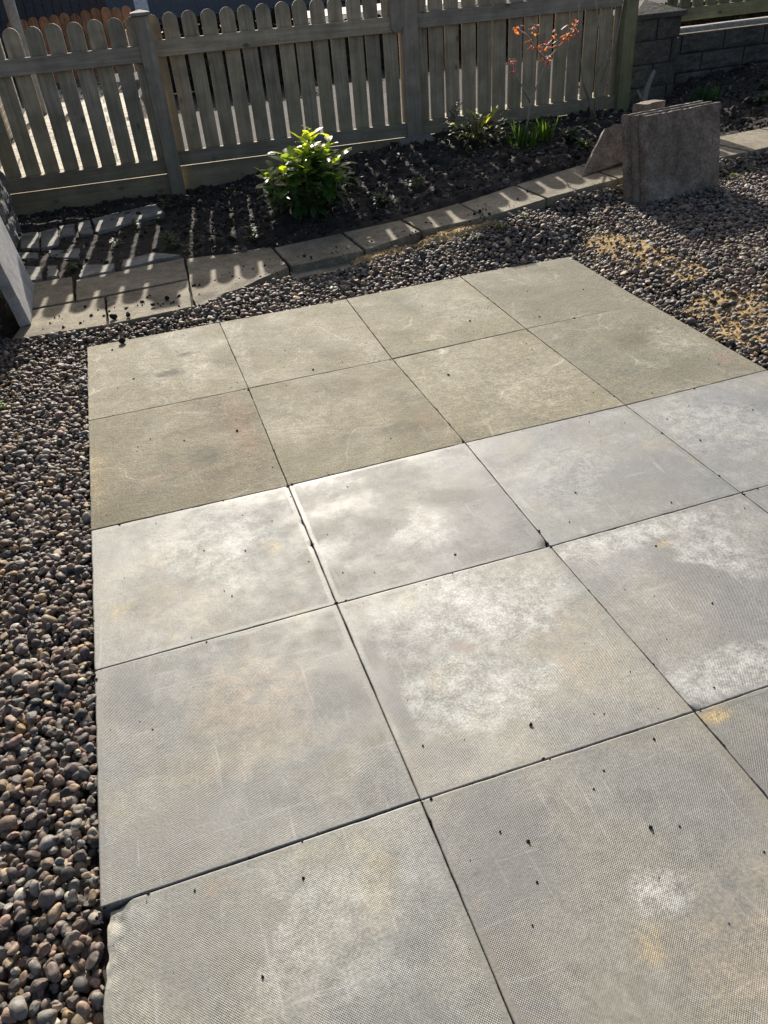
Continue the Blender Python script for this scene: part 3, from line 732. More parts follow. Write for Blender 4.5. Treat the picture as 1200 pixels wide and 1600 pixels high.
# ---------------------------------------------------------------- sand spills
def sand(cx, cy, sx, sy, hgt, label, seed, rot=0.0, step=0.008):
    nx = int(2 * sx / step); ny = int(2 * sy / step)
    U, W = np.meshgrid(np.linspace(-1, 1, nx), np.linspace(-1, 1, ny))
    x = cx + U * sx * math.cos(rot) - W * sy * math.sin(rot); y = cy + U * sx * math.sin(rot) + W * sy * math.cos(rot)
    d = 1 - (U ** 2 + W ** 2) + 0.9 * fnoise(x * 16, y * 16, seed, 4)
    base = np.where((y > front(x)) , path_z(x) - 0.04, gravel_z(x, y))
    z = base + hgt * np.clip(d, -1.0, 0.75) + 0.006 * fnoise(x * 60, y * 60, seed + 2, 3)
    V = np.stack([x.ravel(), y.ravel(), z.ravel()], 1); i = np.arange(nx * ny).reshape(ny, nx)
    F = np.stack([i[:-1, :-1].ravel(), i[:-1, 1:].ravel(), i[1:, 1:].ravel(), i[1:, :-1].ravel()], 1)
    keep = (d.ravel()[F] > -0.25).all(1)
    F = F[keep]
    F = np.vstack([F[:, :3], F[:, [0, 2, 3]]])
    C = np.tile(np.array([(0.40, 0.28, 0.13)]), (len(V), 1)) * (1 + 0.5 * fnoise(x.ravel() * 40, y.ravel() * 40, seed + 4, 3))[:, None]
    rr = np.random.default_rng(seed)
    m = int((5200 if hgt > 0.01 else 3000) * sx * sy * 4)
    u = rr.uniform(-1.15, 1.15, m); v_ = rr.uniform(-1.15, 1.15, m)
    gx = cx + u * sx * math.cos(rot) - v_ * sy * math.sin(rot); gy = cy + u * sx * math.sin(rot) + v_ * sy * math.cos(rot)
    dd = 1 - (u ** 2 + v_ ** 2) + 0.9 * fnoise(gx * 16, gy * 16, seed, 4)
    k = dd > -0.5
    gx, gy, dd = gx[k], gy[k], dd[k]
    gzv = np.where(gy > front(gx), path_z(gx) - 0.04, gravel_z(gx, gy)) + hgt * np.clip(dd, -1, 0.75) + 0.002
    sz = np.clip(rr.lognormal(math.log(0.0045), 0.5, len(gx)), 0.002, 0.012)
    cc = np.array([(0.42, 0.29, 0.13), (0.50, 0.38, 0.20), (0.30, 0.20, 0.09), (0.56, 0.45, 0.27)])[rr.integers(0, 4, len(gx))] * rr.uniform(0.7, 1.2, (len(gx), 1))
    V2, F2, C2 = scatter(PEB2, np.stack([gx, gy, gzv], 1), sz, cc, rr)
    o = mesh_np('sand_spill', np.vstack([V, V2]), np.vstack([F, F2 + len(V)]), M['clod'], None, False, np.vstack([C, C2]))
    return tag(o, label, 'sand', 'yellow sand spilt in the gravel', 'stuff')
sand(2.66, -0.30, 0.09, 0.42, 0.003, 'thin trail of yellow sand in the pebbles past the far right patio corner', 71, 0.05)
sand(2.60, -1.13, 0.13, 0.30, 0.006, 'patch of yellow sand in the pebbles at the right side of the photo', 72, 0.0)
sand(1.98, 0.475, 0.25, 0.07, 0.032, 'mound of straw coloured sand over the right half of the low edging slabs', 73, 0.12)
sand(1.55, 0.455, 0.17, 0.06, 0.022, 'crumbly sand over the left half of the low edging slabs', 74, 0.05)

# ---------------------------------------------------------------- soil clods and litter
def bed_points(n, r, x0=-0.4, x1=6.5):
    x = r.uniform(x0, x1, n); y = r.uniform(0.9, 2.95, n)
    k = y > back(x) - 0.035
    k &= ~((x < 0.55) & (y < 2.1) & (r.random(n) < 0.8))
    return x[k], y[k]
CL = [ico(2, 200 + s) for s in range(10)]
CL = [(v * np.array([1, 1, 1.4]) * (1 + 0.2 * np.sin(v[:, :1] * 9 + v[:, 1:2] * 7)), f) for v, f in CL]
r = np.random.default_rng(8)
x, y = bed_points(10500, r)
s = np.clip(r.lognormal(math.log(0.008), 0.5, len(x)), 0.003, 0.032)
z = soil_z(x, y) + s * 0.25
base = np.array([(0.040, 0.032, 0.024)]) * r.uniform(0.5, 2.0, (len(x), 1))
st = r.random(len(x)) < 0.07
base[st] = np.array([0.19, 0.175, 0.15]) * r.uniform(0.6, 1.3, (st.sum(), 1))
V, F, C = scatter(CL, np.stack([x, y, z], 1), s, base, r)
tag(mesh_np('soil_clods', V, F, M['clod'], None, False, C), 'dark crumbly clods and small stones strewn over the planting bed', 'soil clods', kind='stuff')
mb = MB()
x, y = bed_points(4200, r)
for a, b in zip(x, y):
    zz = float(soil_z(np.array([a]), np.array([b]))[0]) + random.uniform(0.004, 0.016)
    an = random.uniform(0, 6.28); L = random.uniform(0.012, 0.045)
    c = random.choice([(0.16, 0.12, 0.075), (0.10, 0.075, 0.05), (0.22, 0.19, 0.13), (0.07, 0.055, 0.04), (0.30, 0.27, 0.21)])
    mb.leaf((a, b, zz), (math.cos(an), math.sin(an), random.uniform(-0.3, 0.5)), (random.uniform(-.5, .5), random.uniform(-.5, .5), 1), L, L * random.uniform(0.12, 0.5), random.uniform(-0.2, 0.5), 0.3, c, (0.2, 1.0, 0.1))
for _ in range(160):
    a = random.uniform(0.6, 5.8); b = random.uniform(1.1, 2.6)
    zz = float(soil_z(np.array([a]), np.array([b]))[0]) + 0.008
    an = random.uniform(0, 6.28); L = random.uniform(0.05, 0.16); d = Vector((math.cos(an), math.sin(an), 0))
    mb.tube([(a, b, zz), Vector((a, b, zz)) + d * L * 0.5 + Vector((0.01, 0, random.uniform(0.003, 0.02))), Vector((a, b, zz)) + d * L + Vector((0, 0.01, random.uniform(0, 0.02)))], [0.0015, 0.0015, 0.001], 4, (0.11, 0.085, 0.06))
tag(mb.build('leaf_litter', M['litter'], usecol=True), 'dead leaf scraps and twigs strewn over the dark planting bed', 'leaf litter', kind='stuff')

# crumbs on the patio and path
r = np.random.default_rng(31)
n = 420
x = r.uniform(0.02, 2.4, n); y = r.uniform(-3.2, 0.0, n); s = np.clip(r.lognormal(math.log(0.0013), 0.55, n), 0.0006, 0.0048)
z = s * 0.35
x2 = r.uniform(-0.2, 2.6, 160); y2 = front(x2) + r.uniform(0.02, 0.3, 160); s2 = np.clip(r.lognormal(math.log(0.004), 0.6, 160), 0.0015, 0.012)
z2 = path_z(x2) + 0.003
jx = []; jy = []; js = []
for (i, j), g0 in G.items():                       # soil caught in the joints, thickest where four slabs meet
    for (i2, j2) in ((i + 1, j), (i, j + 1)):
        if (i2, j2) in G:
            g1 = G[(i2, j2)]; m = r.integers(4, 16)
            tt = np.where(r.random(m) < 0.4, np.abs(r.normal(0, 0.02, m)), r.random(m))
            jx += list(g0[0] + (g1[0] - g0[0]) * tt + r.normal(0, 0.0022, m)); jy += list(g0[1] + (g1[1] - g0[1]) * tt + r.normal(0, 0.0022, m))
            js += list(np.clip(r.lognormal(math.log(0.0019), 0.5, m), 0.001, 0.006))
jx, jy, js = np.array(jx), np.array(jy), np.array(js)
x2, y2, z2, s2 = np.r_[x2, jx], np.r_[y2, jy], np.r_[z2, np.full(len(jx), -0.0005)], np.r_[s2, js]
V, F, C = scatter(CL, np.stack([np.r_[x, x2], np.r_[y, y2], np.r_[z, z2]], 1), np.r_[s, s2], np.array([(0.03, 0.024, 0.018)]) * r.uniform(0.6, 1.8, (len(x) + len(x2), 1)), r)
tag(mesh_np('soil_crumbs', V, F, M['clod'], None, True, C), 'tiny dark crumbs of soil scattered on the patio slabs and the path', 'soil crumbs', kind='stuff')
def clod(loc, s, label, seed):
    v, f = ico(3, seed)
    v = v * np.array([1, 1, 1.3]) * s
    v = v * (1 + 0.1 * np.sin(v[:, :1] / s * 8 + v[:, 1:2] / s * 6))
    o = mesh_np('soil_lump', v, f, M['clod'], None, True, np.full((len(v), 3), 0.02), loc)
    return tag(o, label, 'soil lump', 'loose lumps of soil')
clod((0.155, -0.025, 0.014), 0.017, 'dark lump of soil on the far edge of the far left patio slab', 401)
clod((0.135, 0.225, 0.045), 0.018, 'largest dark soil lump on the front edge of the path near its joint', 402)
clod((0.205, 0.215, 0.041), 0.012, 'small dark soil lump next to the largest lump on the path edge', 403)
clod((0.325, 0.30, 0.043), 0.013, 'dark soil lump further right along the sunlit path edge', 404)
clod((0.40, 0.36, 0.042), 0.013, 'rightmost dark soil lump of the four on the sunlit path edge', 405)

# ---------------------------------------------------------------- fence
fence = empty('picket_fence', (0.69, 2.6, 0.05))
tag(fence, 'weathered round topped picket fence of three stepped bays behind the planting bed', 'fence')
FO = Vector((0.69, 2.6, 0.05))
def picket_mesh(w_, h_, th):
    prof = [(-w_ / 2, 0), (w_ / 2, 0)]
    rr = w_ / 2
    for k in range(0, 13):
        a = math.pi * k / 12
        prof.append((rr * math.cos(a), h_ - rr + rr * math.sin(a)))
    return prof
def bay(P0, ang, pitch, k0, k1, zb, zt, zbase, mats=('picket', 'rail'), ptop=0.165, xa=None, xb=None, label=None, parent=fence, name='fence_panel', gb=True, pw=None):
    """pickets k0..k1 at gap positions P0 + k*pitch; rails stand in front (towards the garden)"""
    org = Vector((P0[0], P0[1], 0)) - (FO if parent is fence else Vector(parent.location))
    pan = empty(name, org, ang, parent)
    w_ = (pw or pitch - 0.031)
    mp = None
    for k in range(k0, k1 + 1):
        h_ = zt + ptop - (zb - 0.085) + 0.0
        if mp is None:
            m_ = MB(); m_.prism(picket_mesh(w_, h_, 0.02), 0.0, 0.019)
            ob = m_.build('picket', M[mats[0]], pan, bevel=0.0015); mp = ob
        else:
            ob = bpy.data.objects.new('picket', mp.data); COL.objects.link(ob); ob.parent = pan
            b = ob.modifiers.new('bevel', 'BEVEL'); b.width = 0.0015; b.segments = 2; b.limit_method = 'ANGLE'
        ob.location = ((k + 0.5) * pitch + random.uniform(-0.003, 0.003), random.uniform(0, 0.002), zb - 0.085 + random.uniform(-0.003, 0.003))
        ob.rotation_euler = (random.uniform(-0.005, 0.005), random.uniform(-0.006, 0.006), random.uniform(-0.03, 0.03))
    xa = k0 * pitch if xa is None else xa; xb = (k1 + 1) * pitch if xb is None else xb
    L = xb - xa; xm = (xa + xb) / 2
    for nm, zz, hh in (('top_rail', zt - 0.048, 0.096), ('bottom_rail', zb - 0.05, 0.094)):
        m_ = MB(); m_.box((0, 0, 0), (L, 0.036, hh)); ob = m_.build(nm, M[mats[1]], pan, bevel=0.003)
        ob.location = (xm, -0.0195, zz)
    if gb:
        top = zb - 0.105; m_ = MB(); m_.box((0, 0, 0), (L, 0.024, top - zbase)); ob = m_.build('gravel_board', M[mats[1]], pan, bevel=0.002)
        ob.location = (xm, 0.004, (top + zbase) / 2)
    return pan
bay((-0.321, 2.667), R(-3.6), 0.1286, -3, 7, 0.289, 0.979, 0.0, xb=0.965, pw=0.1025)
bay((0.6886, 2.68), R(-4.2), 0.1245, 0, 13, 0.315, 0.995, 0.0, xa=0.05, xb=1.775, pw=0.1015, ptop=0.148)
bay((2.545, 2.60), R(-1.0), 0.126, 0, 13, 0.303, 0.998, 0.05, xa=0.0, xb=1.72, pw=0.108, ptop=0.142)
def post(x, y, z0, z1, s, mat, cap=True, ang=0.0):
    m_ = MB(); m_.box((0, 0, (z1 - z0) / 2), (s, s, z1 - z0))
    p_ = m_.build('fence_post', M[mat], fence, bevel=0.006)
    p_.location = Vector((x, y, z0)) - FO; p_.rotation_euler = (0, 0, ang)
    if cap:
        m_ = MB(); a = s / 2 + 0.012; h = z1 - z0 + 0.002
        m_.add([(-a, -a, h), (a, -a, h), (a, a, h), (-a, a, h), (-a, -a, h + 0.018), (a, -a, h + 0.018), (a, a, h + 0.018), (-a, a, h + 0.018), (0, 0, h + 0.034)],
               [(3, 2, 1, 0), (0, 1, 5, 4), (1, 2, 6, 5), (2, 3, 7, 6), (3, 0, 4, 7), (4, 5, 8), (5, 6, 8), (6, 7, 8), (7, 4, 8)])
        m_.build('post_cap', M[mat], p_, bevel=0.003)
    return p_
post(0.685, 2.575, -0.1, 1.14, 0.10, 'post')
post(2.50, 2.55, -0.1, 1.22, 0.115, 'post')
post(4.285, 2.545, 0.0, 1.22, 0.11, 'greenpost', False)
post(-0.52, 2.63, -0.1, 1.1, 0.10, 'post')
m_ = MB(); m_.prism([(-0.045, 0.03), (0.0, 0.0), (0.045, 0.05), (0.045, 0.32), (-0.045, 0.32)], 0, 0.03)
ob = m_.build('nailed_offcut', M['post'], fence, bevel=0.002); ob.location = Vector((2.405, 2.49, 0.885)) - FO

# ---------------------------------------------------------------- pillar and block wall with fence on top
def block(mb_, c, d, seed, ax=1, res=9, amp=0.012):
    """rough split-face block: front face displaced, other faces plain"""
    rr = np.random.default_rng(seed)
    nx, nz = res + 3, res
    U, W = np.meshgrid(np.linspace(-.5, .5, nx), np.linspace(-.5, .5, nz))
    ed = np.minimum(0.5 - np.abs(U), 0.5 - np.abs(W))
    y = -d[1] / 2 - amp * (fnoise(U * 5 + seed, W * 4, seed, 4) + 0.5) * np.clip(ed * 8, 0.1, 1)
    V = [(c[0] + u * d[0], c[1] + q, c[2] + w_ * d[2]) for u, q, w_ in zip(U.ravel(), y.ravel(), W.ravel())]
    i = np.arange(nx * nz).reshape(nz, nx)
    F = [tuple(q) for q in np.stack([i[:-1, :-1].ravel(), i[:-1, 1:].ravel(), i[1:, 1:].ravel(), i[1:, :-1].ravel()], 1)]
    ring = list(i[0, :]) + list(i[1:, -1]) + list(i[-1, -2::-1]) + list(i[-2:0:-1, 0])
    n0 = len(V); V += [(V[k][0], c[1] + d[1] / 2, V[k][2]) for k in ring]
    m = len(ring)
    F += [(ring[(k + 1) % m], ring[k], n0 + k, n0 + (k + 1) % m) for k in range(m)]
    F.append(tuple(n0 + k for k in range(m)))
    mb_.add(V, F)
PX, PY = 4.64, 2.875
pil = empty('block_pillar', (PX, PY, 0.15))
tag(pil, 'square concrete block gate pillar with a shallow pyramid cap at the fence end', 'pillar')
m_ = MB(); m_.box((0, 0, 0.30), (0.405, 0.405, 0.66)); m_.build('mortar_core', M['mortar'], pil)
m_ = MB()
for k in range(4):
    zc = -0.0 + 0.075 + k * 0.165
    if k % 2: xs = [(-0.11, 0.215), (0.11, 0.215)]
    else: xs = [(-0.035, 0.37), (0.19, 0.07)]
    for (xc, wd) in xs: block(m_, (xc, 0.0, zc), (wd - 0.008, 0.43, 0.155), 500 + k * 3 + int(xc * 10))
m_.build('blockwork', M['block'], pil)
m_ = MB(); a = 0.245; h = 0.635
m_.add([(-a, -a, h), (a, -a, h), (a, a, h), (-a, a, h), (-a, -a, h + 0.035), (a, -a, h + 0.035), (a, a, h + 0.035), (-a, a, h + 0.035), (0, 0, h + 0.12)],
       [(3, 2, 1, 0), (0, 1, 5, 4), (1, 2, 6, 5), (2, 3, 7, 6), (3, 0, 4, 7), (4, 5, 8), (5, 6, 8), (6, 7, 8), (7, 4, 8)])
m_.build('pillar_cap', M['block'], pil, bevel=0.006)
wl = empty('block_wall', (4.87, 2.95, 0.1))
tag(wl, 'low rough concrete block wall with pale coping right of the pillar', 'wall')
m_ = MB(); m_.box((1.65, 0.06, 0.215), (3.2, 0.12, 0.60)); m_.build('mortar_core', M['mortar'], wl)
m_ = MB(); sd = 600
for k in range(4):
    xx = -0.0 + (0.0 if k % 2 else -0.0); first = True
    while xx < 3.2:
        wd = 0.44 if not (first and k % 2) else 0.2
        wd = min(wd * random.uniform(0.8, 1.1), 3.25 - xx); first = False
        block(m_, (xx + wd / 2 + 0.0, 0.05, 0.025 + k * 0.142), (wd - 0.012, 0.16, 0.131), sd, amp=0.022); sd += 1
        xx += wd
m_.build('blockwork', M['block'], wl)
m_ = MB()
for k in range(6): m_.box((0.25 + k * 0.545, 0.03, 0.553), (0.54, 0.17, 0.03), jit=0.002)
m_.build('coping', M['coping'], wl, bevel=0.005)
fw = empty('picket_fence', (4.95, 3.05, 0.7))
tag(fw, 'short green tinted picket fence standing behind the low block wall', 'fence')
bay((4.98, 3.06), R(0.5), 0.128, 0, 24, 0.807, 0.985, 0.0, ('greenpost', 'greenrail'), parent=fw, gb=False, ptop=0.30)

# ---------------------------------------------------------------- left wall and leaning slab
lw = empty('garden_wall', (-0.42, 0.9, 0.0))
tag(lw, 'rough grey stone garden wall along the left side, behind the leaning pale slab', 'wall')
m_ = MB()
yy = -1.4; sd = 700
for row in range(4):
    yy = -1.6 + (0.2 if row % 2 else 0)
    while yy < 1.4:
        wd = min(random.uniform(0.35, 0.6), 1.47 - yy)
        tmp = MB(); block(tmp, (0, 0, 0), (wd - 0.012, 0.2, 0.218), sd, amp=0.03, res=12); sd += 1
        V = [(0.0 - q[1] - 0.1, yy + wd / 2 + q[0], 0.06 + row * 0.23 + q[2]) for q in tmp.v]
        m_.add(V, tmp.f); yy += wd
m_.build('stonework', M['wall'], lw)
m_ = MB(); m_.box((-0.13, -0.05, 0.40), (0.16, 2.9, 0.9)); m_.build('mortar_core', M['mortar'], lw)
th = 0.045
def plane_slab(name, A, B, C, D, thick, mat, label, cat, group, seed, chips=(), zr=0.003, wob=0.003):
    o = slab_mesh(name, [A, B, C, D], thick, M[mat], seed, N=24, wob=wob, arris=0.006, chips=chips, zrough=zr)
    return tag(o, label, cat, group)
def oriented(name, bl, ex, ey, Lx, Ly, thick, mat, label, cat, group, seed, chips=(), zr=0.003, wob=0.003):
    """slab with its front face: bottom-left bl, ex along the bottom, ey up; thickness goes behind (ex x ey points to the viewer)"""
    bl, ex, ey = Vector(bl), Vector(ex).normalized(), Vector(ey).normalized()
    ey = (ey - ex * ey.dot(ex)).normalized(); nz = ex.cross(ey)
    o = slab_mesh(name, [(0, Ly, 0), (Lx, Ly, 0), (Lx, 0, 0), (0, 0, 0)], thick, M[mat], seed, N=24, wob=wob, arris=0.006, chips=chips, zrough=zr)
    mat4 = Matrix.Identity(4)
    for k in range(3):
        mat4[k][0] = ex[k]; mat4[k][1] = ey[k]; mat4[k][2] = nz[k]
    ctr = bl + ex * Lx / 2 + ey * Ly / 2
    mat4.translation = ctr
    o.matrix_world = mat4
    return tag(o, label, cat, group)
oriented('spare_slab', (-0.247, 0.35, 0.034), (-0.009, 0.58, 0.002), (-0.075, 0.0, 0.6), 0.59, 0.60, 0.046, 'pale_slab',
         'pale grey slab stood on edge against the left wall, sunlit across its face', 'paving slab', None, 801)

# ---------------------------------------------------------------- stack of spare slabs on the right
exd = Vector((0.56, 0.088, 0.0)).normalized(); bk = Vector((-exd.y, exd.x, 0))
up = (Vector((0, 0, 1)) + bk * 0.2).normalized()
FLp = Vector((3.085, 0.332, 0.10)) - up * 0.07
for k, (dx, dy, wd, lb) in enumerate(((0.0, 0.0, 0.555, 'front slab of the upright stack on the pebbles, broad mottled brown face'),
                                      (-0.018, 0.045, 0.555, 'middle slab of the upright stack, only its edge showing behind the front slab'),
                                      (-0.044, 0.090, 0.56, 'rearmost slab of the upright stack, sticking out on the left'))):
    oriented('spare_slab', FLp + exd * dx + bk * dy, exd, up, wd, 0.515 + 0.002 * k, 0.036, 'spare', lb, 'paving slab', 'spare slabs stacked upright', 811 + k, zr=0.002, wob=0.0010)
oriented('stone_offcut', (3.225, 0.62, 0.06), exd, (0, 0.05, 1), 0.155, 0.495, 0.09, 'spare', 'stubby pale topped stone standing behind the upright slab stack', 'stone', None, 821)
# broken slab leaning
plane_slab('spare_slab', (3.20, 1.0, 0.385), (3.58, 1.07, 0.41), (3.42, 0.86, 0.235), (2.93, 0.78, 0.180), 0.042, 'spare', 'broken slab tilted back on the path beside the upright stack', 'paving slab', None, 831, wob=0.0012)

# ---------------------------------------------------------------- plants
def gz(x, y): return float(soil_z(np.array([x]), np.array([y]))[0])
def shrub(x, y):
    e = empty('evergreen_shrub', (x, y, gz(x, y)))
    tag(e, 'bright glossy green shrub with yellow green new tips, alone in the bed', 'shrub')
    st = MB(); lf = MB()
    for k in range(34):
        an = random.uniform(0, 6.28); rad_ = 0.245 * math.sqrt(random.random())
        tip = Vector((math.cos(an) * rad_, math.sin(an) * rad_, (0.40 - 0.75 * max(0, rad_ - 0.06)) * random.uniform(0.72, 1.0)))
        if k < 6: tip = Vector(((0.08, 0.03, 0.415), (0.17, 0.0, 0.37), (-0.12, 0.0, 0.32), (0.02, 0.05, 0.39), (0.24, 0.02, 0.28), (-0.02, -0.08, 0.33))[k])
        b = Vector((tip.x * 0.12, tip.y * 0.12, -0.02)); mid = b.lerp(tip, 0.55) + Vector((tip.x * 0.25, tip.y * 0.25, 0.0))
        st.tube([b, mid, tip], [0.006, 0.0045, 0.003], 5, (0.10, 0.13, 0.04))
        nl = random.randint(9, 12)
        for q in range(nl):
            t = 0.45 + 0.55 * q / (nl - 1)
            p_ = b.lerp(mid, t * 2) if t < 0.5 else mid.lerp(tip, (t - 0.5) * 2)
            a2 = q * 2.4 + k
            topness = max(0, (t - 0.72) / 0.28)
            d = Vector((math.cos(a2), math.sin(a2), 0.15 + 0.9 * topness * random.uniform(0.4, 1.2)))
            L = random.uniform(0.085, 0.125) * (1 - 0.2 * topness)
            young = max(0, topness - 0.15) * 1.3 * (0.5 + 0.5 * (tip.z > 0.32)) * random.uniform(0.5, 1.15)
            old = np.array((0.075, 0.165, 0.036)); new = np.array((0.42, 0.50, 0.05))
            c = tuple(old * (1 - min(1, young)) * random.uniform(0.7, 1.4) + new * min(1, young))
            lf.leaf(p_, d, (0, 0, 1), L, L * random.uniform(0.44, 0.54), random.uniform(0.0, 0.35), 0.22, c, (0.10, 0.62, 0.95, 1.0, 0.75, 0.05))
    for q in range(130):     # skirt of low leaves
        an = random.uniform(0, 6.28); rad_ = random.uniform(0.08, 0.26); zz = random.uniform(0.02, 0.22)
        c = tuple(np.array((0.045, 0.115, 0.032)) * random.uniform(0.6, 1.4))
        L = random.uniform(0.07, 0.11)
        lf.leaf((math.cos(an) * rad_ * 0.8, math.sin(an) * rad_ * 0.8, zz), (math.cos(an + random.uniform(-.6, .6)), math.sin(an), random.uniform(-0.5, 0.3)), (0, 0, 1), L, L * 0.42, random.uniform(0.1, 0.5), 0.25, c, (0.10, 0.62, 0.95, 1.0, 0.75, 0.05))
    st.build('stem', M['stem'], e, True, usecol=True); lf.build('foliage', M['leaf'], e, True, usecol=True)
shrub(1.36, 1.27)

def blades(x, y, n, h, spread, label, col, name='bulb_clump', group='clumps of bulb leaves'):
    m_ = MB()
    for k in range(n):
        an = random.uniform(0, 6.28); rr = random.uniform(0, spread)
        b = Vector((math.cos(an) * rr, math.sin(an) * rr, -0.01)); lean = Vector((math.cos(an), math.sin(an), 0)) * random.uniform(0.05, 0.45)
        L = h * random.uniform(0.6, 1.1); c = tuple(np.array(col) * random.uniform(0.35, 1.1))
        m_.leaf(b, Vector((0, 0, 1)) + lean, (random.uniform(-1, 1), random.uniform(-1, 1), 0.05), L, random.uniform(0.009, 0.015), random.uniform(0, 0.3), 0.2, c, (0.7, 1, 1, 0.9, 0.6, 0.05))
    o = m_.build(name, M['weed'], None, True, usecol=True); o.location = (x, y, gz(x, y))
    return tag(o, label, 'plant', group)
blades(3.00, 1.70, 70, 0.20, 0.10, 'wider clump of upright strappy leaves left of its brighter neighbour', (0.06, 0.13, 0.03))
blades(3.22, 1.82, 45, 0.17, 0.06, 'small bright clump of strappy leaves catching the sun by the fence', (0.10, 0.19, 0.03))
blades(4.86, 2.24, 60, 0.13, 0.12, 'low dark green clump of grassy leaves below the block wall', (0.035, 0.10, 0.035))

def rosette(x, y, n, L, hgt, label, col, group=None, cat='plant', name='leafy_plant', wr=0.4, var=0.4):
    m_ = MB()
    for k in range(n):
        an = random.uniform(0, 6.28); t = random.random()
        rr = L * 0.5 * random.random()
        d = Vector((math.cos(an), math.sin(an), random.uniform(-0.1, 1.2)))
        l_ = L * random.uniform(0.5, 1.1); c = tuple(np.array(col) * (1 + random.uniform(-var, var)))
        m_.leaf((math.cos(an) * rr, math.sin(an) * rr, hgt * t), d, (0, 0, 1), l_, l_ * wr, random.uniform(0.1, 0.6), 0.25, c, (0.12, 0.8, 1.0, 0.7, 0.04))
    o = m_.build(name, M['weed'], None, True, usecol=True)
    o.location = (x, y, gz(x, y))
    return tag(o, label, cat, group)
# hellebore-like plant: foliage + flower stem
e = empty('leafy_plant', (2.80, 2.00, gz(2.8, 2.0)))
tag(e, 'spreading olive leaved plant with a few lime tips by the middle of the bed', 'plant')
m_ = MB()
for k in range(130):
    an = random.uniform(0, 6.28); rr = random.uniform(0, 0.17)
    c = tuple(np.array((0.19, 0.20, 0.10)) * random.uniform(0.4, 1.4)) if k > 16 else (0.40, 0.46, 0.08)
    L = random.uniform(0.06, 0.11)
    m_.leaf((math.cos(an) * rr * 1.2, math.sin(an) * rr, random.uniform(0.01, 0.15)), (math.cos(an), math.sin(an), random.uniform(0, 1.0) + (1.2 if k < 10 else 0)), (0, 0, 1), L, L * 0.3, random.uniform(0.1, 0.6), 0.2, c)
m_.build('foliage', M['weed'], e, True, usecol=True)
m_ = MB()
for k in range(7):
    an = random.uniform(0, 6.28); m_.tube([(0, 0, 0), (math.cos(an) * 0.08, math.sin(an) * 0.08, 0.16)], [0.004, 0.002], 5, (0.10, 0.09, 0.05))
m_.build('stem', M['stem'], e, True, usecol=True)
# small upright sapling
e = empty('young_plant', (2.66, 2.26, gz(2.66, 2.26)))
tag(e, 'small upright plant with grey green leaves close to the middle fence post', 'plant')
st = MB(); lf = MB()
for k in range(4):
    tip = Vector((random.uniform(-0.09, 0.09), random.uniform(-0.05, 0.05), random.uniform(0.16, 0.27)))
    st.tube([(0, 0, -0.02), tip * 0.5 + Vector((0.01, 0, 0.01)), tip], [0.004, 0.003, 0.002], 5, (0.12, 0.11, 0.07))
    for q in range(9):
        t = 0.35 + 0.65 * q / 8; a2 = q * 2.4
        lf.leaf(tip * t, (math.cos(a2), math.sin(a2), 0.7), (0, 0, 1), 0.05, 0.017, 0.2, 0.2, tuple(np.array((0.16, 0.17, 0.11)) * random.uniform(0.7, 1.3)))
st.build('stem', M['stem'], e, True, usecol=True); lf.build('foliage', M['weed'], e, True, usecol=True)

# red-leaved shrub
e = empty('red_leaved_shrub', (3.05, 1.78, gz(3.05, 1.78)))
tag(e, 'thin shrub with sparse orange red new leaves in front of the right fence bay', 'shrub')
st = MB(); lf = MB(); o0 = Vector((3.05, 1.78, gz(3.05, 1.78)))
tw = [[(3.05, 1.78, 0.18), (3.08, 1.76, 0.46), (3.187, 1.75, 0.70), (3.335, 1.75, 0.825)], [(3.187, 1.75, 0.70), (3.11, 1.76, 0.77), (3.04, 1.75, 0.85), (2.96, 1.75, 0.90)],
      [(3.11, 1.76, 0.77), (3.09, 1.75, 0.84), (3.085, 1.75, 0.91)], [(3.08, 1.76, 0.46), (3.0, 1.75, 0.58), (2.92, 1.75, 0.72)], [(3.26, 1.75, 0.76), (3.25, 1.75, 0.81)], [(3.335, 1.75, 0.825), (3.39, 1.75, 0.88)]]
for pl in tw: st.tube([Vector(p) - o0 for p in pl], [0.0075 - 0.0035 * i / (len(pl) - 1) for i in range(len(pl))], 5, (0.42, 0.34, 0.27))
for (px, pz, n_) in ((3.335, 0.84, 13), (3.38, 0.88, 13), (3.29, 0.80, 7), (3.17, 0.77, 12), (3.19, 0.71, 12), (3.10, 0.79, 10), (3.07, 0.85, 6), (2.97, 0.895, 11), (3.085, 0.91, 7), (3.25, 0.85, 6), (2.92, 0.72, 9), (2.925, 0.66, 6)):
    for q in range(n_):
        an = random.uniform(0, 6.28)
        c = random.choice([(0.50, 0.13, 0.04), (0.42, 0.08, 0.035), (0.48, 0.2, 0.08), (0.33, 0.06, 0.03), (0.5, 0.24, 0.12)])
        if px < 2.95: c = (0.34, 0.05, 0.05)
        L = random.uniform(0.028, 0.055)
        lf.leaf(Vector((px + random.uniform(-.022, .022), 1.75 + random.uniform(-.03, .03), pz + random.uniform(-.03, .02))) - o0, (math.cos(an), math.sin(an), random.uniform(-0.5, 0.9)), (0, 0, 1), L, L * 0.36, random.uniform(0, 0.5), 0.25, c)
st.build('branch', M['stem'], e, True, usecol=True); lf.build('foliage', M['weed'], e, True, usecol=True)

